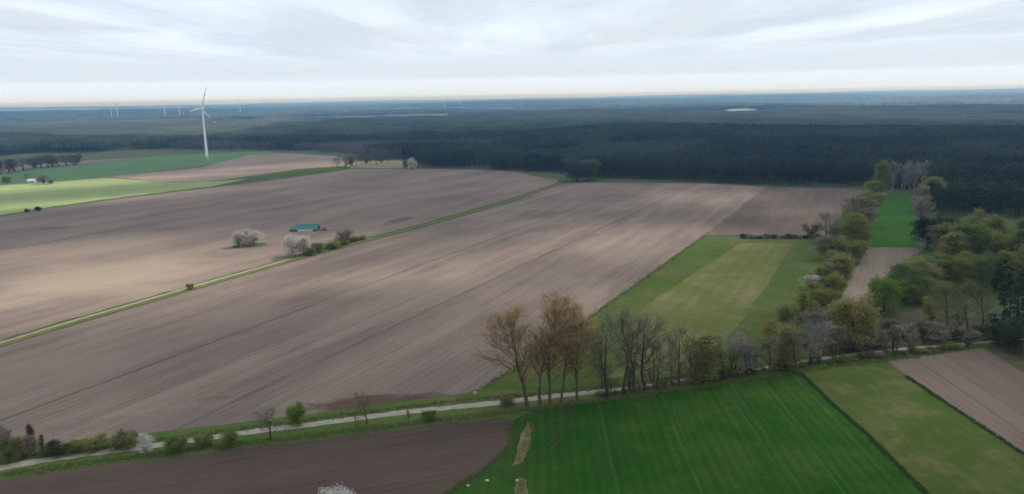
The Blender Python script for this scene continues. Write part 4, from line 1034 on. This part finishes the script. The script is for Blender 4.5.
def turbine(base, hub, R, first, facing, label, group=None, detail=True):
    root = empty('wind_turbine', base, label, 'wind turbine', group, facing)
    if not TB:
        g = Geo(); g.lathe([(2.45 - 1.15 * min(1, z / 89.4), z) for z in (0.0, 10, 20, 30, 45, 60, 75, 89.4)], 24); TB['tower'] = g.mesh('tower', M_white, True)
        for k, (z0, z1, m) in enumerate(((.2, 5.5, M_tgreen), (5.5, 10.5, M_tgreen2))):
            g = Geo(); g.lathe([(2.47 - 1.15 * z0 / 89.4, z0), (2.47 - 1.15 * z1 / 89.4, z1)], 24); TB['ring%d' % k] = g.mesh('ring', m, True)
        g = Geo(); g.box(-.5, .5, -2.52, -2.44, .3, 2.5); TB['door'] = g.mesh('door', M_dark)
        g = Geo(); g.lathe([(4.6, 0), (4.6, .25), (3.2, .45)], 24); TB['foundation'] = g.mesh('foundation', M_conc)
        g = Geo(); g.lathe([(.6, -5.2), (1.5, -4.6), (2.1, -3), (2.3, 0), (2.15, 2.4), (1.7, 3.0)], 18, axis=(0, -1, 0)); TB['nacelle'] = g.mesh('nacelle', M_white, True)
        g = Geo(); g.lathe([(1.6, 3.02), (1.75, 3.8), (1.6, 5), (1.1, 6), (.35, 6.6)], 18, axis=(0, -1, 0)); TB['hub'] = g.mesh('rotor_hub', M_white, True)
        TB['blade'] = blade_mesh('blade', 35., .035, 1.0, M_white)
        TB['band1'] = blade_mesh('red_band', 35., .56, .74, M_red, .035); TB['band2'] = blade_mesh('red_band', 35., .90, .992, M_red, .035)
    k = hub / 91.5; s = R / 35.
    o = add('tower', TB['tower'], root); o.scale = (k, k, k) if detail else (1.35 * k, 1.35 * k, k)
    if detail:
        for q in ('ring0', 'ring1', 'door'): add({'ring0': 'green_ring', 'ring1': 'green_ring', 'door': 'tower_door'}[q], TB[q], o)
        add('foundation', TB['foundation'], root)
    hz = Vector((0, 0, hub))
    o = add('nacelle', TB['nacelle'], root, hz); o.scale = (s, s, s)
    o = add('rotor_hub', TB['hub'], root, hz); o.scale = (s, s, s)
    for j in range(3):
        a = first + j * 2 * PI / 3
        b = add('blade', TB['blade'], root, hz + Vector((0, -4.3 * s, 0)))
        b.rotation_euler = (0, a, 0); b.scale = (s, s, s)
        if detail:
            add('red_band', TB['band1'], b); add('red_band', TB['band2'], b)
    return root
tb = at(207.5, 161.5)
hub_h = height_at(tb, 108.6)
turbine(tb, hub_h, metres(tb, 21.8), math.radians(18), math.radians(4), 'tall white wind turbine with red banded blades on the green field at the left')
for x, dist_, yh, ph, lab in [
    (113.3, 5600, 106.2, .3, 'left one of a pair of distant white wind turbines at the far left'),
    (119.3, 5300, 104.6, 1.2, 'right one of a pair of distant white wind turbines at the far left'),
    (166.5, 5700, 105.6, .7, 'distant white wind turbine standing alone left of the tall one'),
    (181.3, 5600, 104.8, 1.7, 'distant white wind turbine just left of the tall one'),
    (242.0, 6800, 103.4, .1, 'faint distant wind turbine right of the tall one'),
    (445.5, 7600, 100.2, 1.0, 'faint distant wind turbine over the forest in the middle of the horizon, left one'),
    (461.0, 8200, 100.4, .5, 'faint distant wind turbine over the forest in the middle of the horizon, right one')]:
    d_ = (at(x, 130)); d_.normalize(); q = Vector((d_.x, d_.y, 0)).normalized() * dist_
    q.z = float(relief(q.x, q.y)); hh = height_at(q, yh)
    turbine(q, hh, hh * .42, ph, math.radians(8), lab, 'distant wind turbines', False)

# ------------------------------------------------------------------ teal shed, pile, house, stones
t_ = NT('teal_sheeting'); tc = t_.node('ShaderNodeTexCoord'); n_ = t_.noise(t_.mapping(tc.outputs['Object'], scale=(.5, .5, 1)), 1.0, 5, .65)
M_teal = t_.bsdf(t_.mix(t_.ramp(n_, .35, .7), (0.036, 0.165, 0.148), (0.020, 0.10, 0.095)), .5, .35)
M_wallw = paint('whitewash', (0.62, 0.62, 0.60), .8, .4, .1); M_wood = paint('weathered_boards', (0.09, 0.075, 0.06), .9, .4, .05)
sb = at(305, 230.4); sL = metres(sb, 27) / 2
shed = empty('shed', sb, 'long low shed with teal roof standing in the left ploughed field', 'shed', None, math.radians(-2))
D0, EV, RG = 4.2, 1.5, 4.5
g = Geo()                                           # corrugated roof: hipped on the left, gabled on the right
n = 60
def roof_pt(u, v, s):
    """u along, v 0 eave .. 1 ridge, s side"""
    x0 = -sL - .6 + v * 4.0; x1 = sL + .5
    x = x0 + (x1 - x0) * u
    return (x, s * (D0 + .5) * (1 - v), EV - .25 + (RG - EV + .25) * v + .05 * math.cos(u * 2 * PI * 30))
for s in (-1, 1):
    pts = [roof_pt(i / n, v, s) for i in range(n + 1) for v in (0, 1)]
    pts += [(x, y, z - .06) for x, y, z in pts]
    m_ = 2 * (n + 1)
    fs = [(2 * i, 2 * i + 2, 2 * i + 3, 2 * i + 1) for i in range(n)] + [(m_ + 2 * i, m_ + 2 * i + 1, m_ + 2 * i + 3, m_ + 2 * i + 2) for i in range(n)]
    fs += [(2 * i, m_ + 2 * i, m_ + 2 * i + 2, 2 * i + 2) for i in range(n)]
    g.poly(pts, fs)
g.poly([roof_pt(0, 0, -1), roof_pt(0, 1, -1), roof_pt(0, 0, 1)], [(0, 1, 2)])
rf = add('roof', g.mesh('roof', M_teal), shed)
g = Geo(); g.box(-sL + 3.2, sL + .55, -.22, .22, RG + .02, RG + .14); add('ridge_cap', g.mesh('ridge_cap', M_teal), rf)
g = Geo(); g.box(-sL, sL, D0 - .15, D0, 0, EV); add('back_wall', g.mesh('back_wall', M_wood), shed)
g = Geo(); g.poly([(sL, -D0, 0), (sL, D0, 0), (sL, D0, EV - .1), (sL, 0, RG - .35), (sL, -D0, EV - .1), (sL - .12, -D0, 0), (sL - .12, D0, 0), (sL - .12, D0, EV - .1), (sL - .12, 0, RG - .35), (sL - .12, -D0, EV - .1)],
                  [(0, 1, 2, 3, 4), (9, 8, 7, 6, 5), (0, 5, 6, 1), (1, 6, 7, 2), (4, 9, 5, 0)]); add('gable_wall', g.mesh('gable_wall', M_wood), shed)
g = Geo(); g.box(-sL, -sL + .15, -D0, D0, 0, EV - .05); add('end_wall', g.mesh('end_wall', M_wood), shed)
for i in range(4):
    x0 = -sL + 6 + i * 2.9
    g = Geo(); g.box(x0, x0 + 2.75, -D0 - .42, -D0 - .30, .1, EV - .1)
    add('white_panel', g.mesh('white_panel', M_wallw), shed)
g = Geo(); g.box(-sL + .2, sL - .2, -D0 + .05, -D0 + .15, 0, EV - .15); add('front_wall', g.mesh('front_wall', M_wood), shed)
for i in range(8):
    x0 = -sL + i * (2 * sL - .2) / 7
    g = Geo(); g.box(x0, x0 + .2, -D0 - .28, -D0 - .08, 0, EV - .12); add('post', g.mesh('post', M_wood), shed)
pb_ = at(324, 230.4); rg = np.random.default_rng(5)
M_brushp = foliage('dry_sticks', (0.33, 0.27, 0.22), (0.19, 0.15, 0.12), 0)
n = 700; a = rg.uniform(0, 2 * PI, n); r = 2.3 * np.sqrt(rg.uniform(0, 1, n)); z = 3.2 * (1 - r / 2.5) * rg.uniform(0.1, 1, n)
v, f = blades(np.stack([r * np.cos(a), r * np.sin(a), z], 1), rg.normal(size=(n, 3)) + [0, 0, .6], rg.uniform(.5, 1.6, n), np.full(n, .12), rg)
add('stick_pile', mesh_np('stick_pile', v, f, M_brushp, tint=np.repeat(rg.uniform(0, 1, n), 3)), None, pb_, 'pale heap of sticks at the right end of the teal shed', 'heap')

hb = at(32, 182.6)
house = empty('house', hb, 'small white house with pale roof among bare trees on the light green field', 'house', None, math.radians(12))
house.scale = (.78, .78, .78)
hw, hd, eh, rh = 5.4, 4.0, 3.0, 6.2
M_roofp = paint('pale_roof', (0.58, 0.58, 0.6), .7, .3, .2); M_glass = NT('window_glass').bsdf((0.03, 0.035, 0.045), .1, .5)
g = Geo(); g.poly([(-hw, -hd, 0), (hw, -hd, 0), (hw, hd, 0), (-hw, hd, 0), (-hw, -hd, eh), (hw, -hd, eh), (hw, hd, eh), (-hw, hd, eh), (-hw, 0, rh - .2), (hw, 0, rh - .2)],
                  [(0, 1, 5, 4), (2, 3, 7, 6), (1, 2, 6, 9, 5), (3, 0, 4, 8, 7)]); add('wall', g.mesh('wall', M_wallw), house)
g = Geo()
for s in (-1, 1):
    g.poly([(-hw - .5, s * (hd + .6), eh - .35), (hw + .5, s * (hd + .6), eh - .35), (hw + .5, 0, rh), (-hw - .5, 0, rh), (-hw - .5, s * (hd + .6), eh - .15), (hw + .5, s * (hd + .6), eh - .15), (hw + .5, 0, rh + .2), (-hw - .5, 0, rh + .2)],
           [(0, 1, 2, 3), (4, 7, 6, 5), (0, 4, 5, 1), (1, 5, 6, 2), (3, 7, 4, 0)])
hr = add('roof', g.mesh('roof', M_roofp), house)
g = Geo(); g.box(1.5, 2.3, -.4, .4, rh - .6, rh + 1.2); add('chimney', g.mesh('chimney', M_conc), hr)
g = Geo(); g.box(-.5, .5, -hd - .06, -hd - .005, .05, 2.15); add('door', g.mesh('door', M_wood), house)
for x0 in (-4, -2.2, 2.0, 3.8):
    g = Geo(); g.box(x0 - .5, x0 + .5, -hd - .05, -hd - .005, .95, 2.2); w_ = add('window', g.mesh('window', M_glass), house)
    g = Geo(); g.box(x0 - .6, x0 + .6, -hd - .14, -hd - .055, .85, .93); add('sill', g.mesh('sill', M_wallw), w_)

M_stone = paint('pale_stone', (0.42, 0.4, 0.36), .9, .4, .1)
def stone(x, y, w, h, label, seed):
    b = at(x, y); r_ = random.Random(seed); g = Geo(); k = 9; pts = []; fs = []
    prof = [(1, 0), (1.05, .35), (.8, .75), (.35, 1)]
    for q, z in prof:
        for i in range(k):
            a = 2 * PI * i / k; m_ = q * w * (1 + r_.uniform(-.18, .18)); pts.append((m_ * math.cos(a), m_ * .8 * math.sin(a), z * h * (1 + r_.uniform(-.1, .1))))
    for j in range(3):
        for i in range(k): fs.append((j * k + i, j * k + (i + 1) % k, (j + 1) * k + (i + 1) % k, (j + 1) * k + i))
    fs.append(tuple(3 * k + i for i in range(k))); g.poly(pts, fs)
    add('stone', g.mesh('stone', M_stone), None, b, label, 'stone')
stone(475, 394, .55, .9, 'white stone at the corner of the big ploughed field left of the poplars', 1)
stone(487, 481, .5, .45, 'pale stone in the grass beside the freshly ploughed field, upper one', 2)
stone(468, 486, .45, .4, 'pale stone in the grass beside the freshly ploughed field, lower left one', 3)
stone(517, 481, .4, .5, 'pale stone on the dry grass patch at the bottom', 4)

# ------------------------------------------------------------------ rough grass along edges and on meadows
M_tuft = {'verge': foliage('verge_tufts', (0.130, 0.200, 0.055), (0.185, 0.165, 0.090), .35), 'dry': foliage('dry_tufts', (0.30, 0.235, 0.13), (0.19, 0.15, 0.085), .2), 'crop': foliage('ditch_tufts', (0.065, 0.115, 0.035), (0.11, 0.115, 0.055), .35)}
def tufts(name, pts, size, mat, label, seed):
    rg = np.random.default_rng(seed); P = np.array([(p[0], p[1], 0.05) for p in pts]); k = 6
    P = np.repeat(P, k, 0) + rg.normal(size=(len(P) * k, 3)) * [size * .35, size * .35, 0]
    D = rg.normal(size=P.shape) * .5; D[:, 2] = np.abs(D[:, 2]) + .9
    L = size * rg.uniform(.45, 1.1, len(P)); v, f = blades(P, D, L, L * .42, rg)
    add(name, mesh_np(name, v, f, mat, tint=np.repeat(np.repeat(rg.uniform(0, 1, len(pts)), k), 3)), label=label, kind='stuff')
rg = np.random.default_rng(11)
def along_line(pix, n, wid):
    P = [at(*q) for q in pix]; L = np.cumsum([0] + [(b - a).length for a, b in zip(P, P[1:])]); out = []
    for t in rg.uniform(0, L[-1], n):
        i = min(len(P) - 2, int(np.searchsorted(L, t)) - 1); i = max(i, 0)
        q = P[i].lerp(P[i + 1], (t - L[i]) / (L[i + 1] - L[i])); d = (P[i + 1] - P[i]).normalized(); o_ = rg.normal() * wid
        out.append((q.x - d.y * o_, q.y + d.x * o_))
    return out
vp = along_line([(0, 461), (120, 445), (240, 429), (330, 417), (462, 400.5), (560, 392)], 1500, .9) + along_line([(0, 476), (100, 462), (240, 444.5), (330, 434), (450, 419.5), (520, 411)], 2200, 1.1)
vp += along_line([(520, 411), (575, 402.5), (640, 394), (760, 377.5), (800, 371)], 1500, .8) + along_line([(560, 392), (640, 383.5), (740, 368), (806, 357), (900, 346), (1000, 338)], 1500, 1.0)
vp += along_line([(800, 371), (884, 361), (985, 346.6)], 700, .8) + along_line([(482, 389), (588, 318.6), (705, 235.6)], 1500, 1.0) + along_line([(512, 424), (512, 440), (505, 452), (480, 473), (445, 495)], 900, .6)
tufts('verge_tufts', vp, .55, M_tuft['verge'], 'rough grass tufts along the verges and field edges', 1)
tufts('ditch_tufts', along_line([(801, 373.5), (830, 402), (862, 430), (932, 499)], 1600, .3) + along_line([(906, 376.4), (941, 399.8), (1024, 454.8)], 700, .35), .6, M_tuft['crop'], 'dark rank grass on the lines between crop, pasture and right field', 2)
tufts('dry_tufts', along_line([(530, 424), (527, 444), (516, 464)], 260, .8) + along_line([(521, 480), (522, 495)], 90, .6), .4, M_tuft['dry'], 'dry straw coloured grass tufts on the dry patches', 3)
mp = []
while len(mp) < 2600:
    x_, y_ = rg.uniform(590, 830), rg.uniform(238, 372)
    q = at(x_, y_)
    if inside(np.array([x_]), np.array([y_]), [(705, 237), (740, 241), (642, 306), (605, 378), (495, 392), (588, 319.5)])[0] or inside(np.array([x_]), np.array([y_]), [(795, 242), (826, 240), (816, 300), (800, 355), (700, 372), (730, 338), (766, 290)])[0]:
        if mnoise.noise(Vector((q.x / 12, q.y / 12, 0))) > -.1: mp.append((q.x, q.y))
tufts('meadow_tussocks', mp[:1300], .42, M_tuft['verge'], 'rough grass tussocks scattered over the meadow', 4)

# ------------------------------------------------------------------ broken cloud layer, lit from above, with gaps
CLH = 1100.0
shift = Vector((SUNV.x, SUNV.y, 0)) * (CLH / SUNV.z)
GAPS = [  # where the photograph shows sunlit ground: centre px, half sizes in metres (across view, along view), strength
    (80, 288, 140, 72, 1.0), (10, 262, 110, 42, .95), (190, 262, 80, 45, .9), (260, 243, 50, 30, .8), (300, 287, 90, 20, .9), (360, 280, 80, 20, .95), (430, 274, 60, 18, .85), (480, 262, 50, 18, .7),
    (620, 243, 75, 50, .9), (560, 300, 60, 40, .5), (700, 152, 500, 160, .35), (950, 165, 220, 120, .3), (700, 200, 55, 60, .5), (800, 216, 60, 30, .5), (20, 187.5, 240, 50, 1.0), (50, 204, 200, 26, .95), (120, 181, 150, 36, .95), (180, 176, 120, 34, .85), (300, 166, 130, 40, .8),
    (850, 290, 30, 40, .6), (950, 400, 30, 40, .35), (840, 400, 35, 30, .25), (700, 280, 50, 60, .3), (60, 125, 900, 600, .9), (250, 116, 1200, 700, .45), (420, 113, 900, 500, .35), (980, 106, 900, 700, .8), (590, 146, 160, 120, .5), (150, 410, 60, 18, .25)]
n = 200
u = np.linspace(-1, 1, n); g_ = np.sinh(u * 7.0) / math.sinh(7.0) * 300000
GX, GY = np.meshgrid(g_ + shift.x, g_ + 600 + shift.y, indexing='ij')
gap = np.zeros_like(GX)
for x_, y_, ra, rb, s_ in GAPS:
    q = at(x_, y_) + shift; c_ = at(x_, y_); az_ = math.atan2(c_.x, c_.y)
    dx, dy = GX - q.x, GY - q.y
    uu = (dx * math.cos(az_) - dy * math.sin(az_)) / ra; vv = (dx * math.sin(az_) + dy * math.cos(az_)) / rb
    gap = np.maximum(gap, s_ * np.exp(-(uu * uu + vv * vv) ** 1.3 * .8))
cov = np.exp(-(((GX - shift.x) / 1700) ** 2 + ((GY - shift.y - 700) / 1900) ** 2) ** 2)       # thicker cloud overhead, shaped to keep direct sun off the fields
Rr = np.hypot(GX, GY); Zc = CLH + 25 * np.sin(GX / 700) * np.cos(GY / 500)
i = (np.arange(n - 1)[:, None] * n + np.arange(n - 1)[None]).ravel()
me = mesh_np('cloud_layer', np.stack([GX.ravel(), GY.ravel(), Zc.ravel()], 1), np.stack([i, i + n, i + n + 1, i + 1], 1), None)
for nm, arr in (('gap', gap), ('cover', cov), ('fade', 1 - sstep(150000, 290000, Rr))):
    a = me.attributes.new(nm, 'FLOAT', 'POINT'); a.data.foreach_set('value', arr.astype(np.float32).ravel())
t_ = NT('cloud'); p_ = t_.pos()
A = lambda nm: t_.node('ShaderNodeAttribute', attribute_name=nm).outputs['Fac']
n1 = t_.noise(t_.mapping(p_, scale=(1 / 2200, 1 / 8000, 0)), 1.0, 5, .5, .4); n2 = t_.noise(t_.mapping(p_, scale=(1 / 420, 1 / 420, 0)), 1.0, 4, .6)
d_ = t_.ramp(n1, .34, .64, .20, .98)
ln_ = t_.node('ShaderNodeVectorMath', operation='LENGTH'); t_.put(ln_.inputs[0], p_)
fl = t_.ramp(ln_.outputs['Value'], 11000, 24000)                     # closes to an even veil far away
d_ = t_.math('ADD', t_.math('MULTIPLY', d_, t_.math('SUBTRACT', 1.0, fl)), t_.math('MULTIPLY', fl, .6))
d_ = t_.math('MAXIMUM', d_, t_.math('MULTIPLY', A('cover'), .95))
gp = t_.math('MULTIPLY', A('gap'), t_.ramp(n2, .25, .6, .85, 1.0))
d_ = t_.math('MULTIPLY', d_, t_.math('MULTIPLY_ADD', gp, -.97, 1.0)); d_ = t_.math('MULTIPLY', d_, A('fade'), clamp=True)
tr_ = t_.node('ShaderNodeBsdfTransparent'); tl_ = t_.node('ShaderNodeBsdfTranslucent'); df_ = t_.node('ShaderNodeBsdfDiffuse')
n3 = t_.noise(t_.mapping(p_, scale=(1 / 2400, 1 / 9500, 0), loc=(3.1, 1.7, 0)), 1.0, 6, .55, .5)
th = t_.math('ADD', t_.math('MULTIPLY', t_.ramp(n3, .42, .66), t_.math('SUBTRACT', 1.0, fl)), t_.math('MULTIPLY', fl, .55))                # thick cloud lets less light through
t_.put(tl_.inputs[0], t_.mix(th, (.72, .815, .955), (.54, .64, .78))); df_.inputs[0].default_value = (.9, .9, .9, 1)
m1 = t_.node('ShaderNodeMixShader'); m1.inputs[0].default_value = .35; t_.l.new(tl_.outputs[0], m1.inputs[1]); t_.l.new(df_.outputs[0], m1.inputs[2])
m2 = t_.node('ShaderNodeMixShader'); t_.l.new(d_, m2.inputs[0]); t_.l.new(tr_.outputs[0], m2.inputs[1]); t_.l.new(m1.outputs[0], m2.inputs[2])
t_.l.new(m2.outputs[0], t_.out.inputs['Surface'])
me.materials.append(t_.m)
add('cloud_layer', me, label='thin broken layer of pale cloud over the whole countryside', kind='stuff')

# ------------------------------------------------------------------ haze
g = Geo(); _top = float(relief(*np.meshgrid(np.linspace(-33000, 33000, 400), np.linspace(0, 38000, 300))).max()) + 30
g.box(-39500, 39500, -39500, 39500, -1.2, max(150.0, _top))
t_ = NT('haze'); pv = t_.node('ShaderNodeVolumePrincipled')
pv.inputs['Color'].default_value = (0.28, 0.55, 1.0, 1); pv.inputs['Absorption Color'].default_value = (1, 1, 1, 1)
pv.inputs['Density'].default_value = 1.1e-4; pv.inputs['Anisotropy'].default_value = 0.75
t_.l.new(pv.outputs[0], t_.out.inputs['Volume'])
add('haze', g.mesh('haze', t_.m), label='thin bluish air over the countryside', kind='stuff')
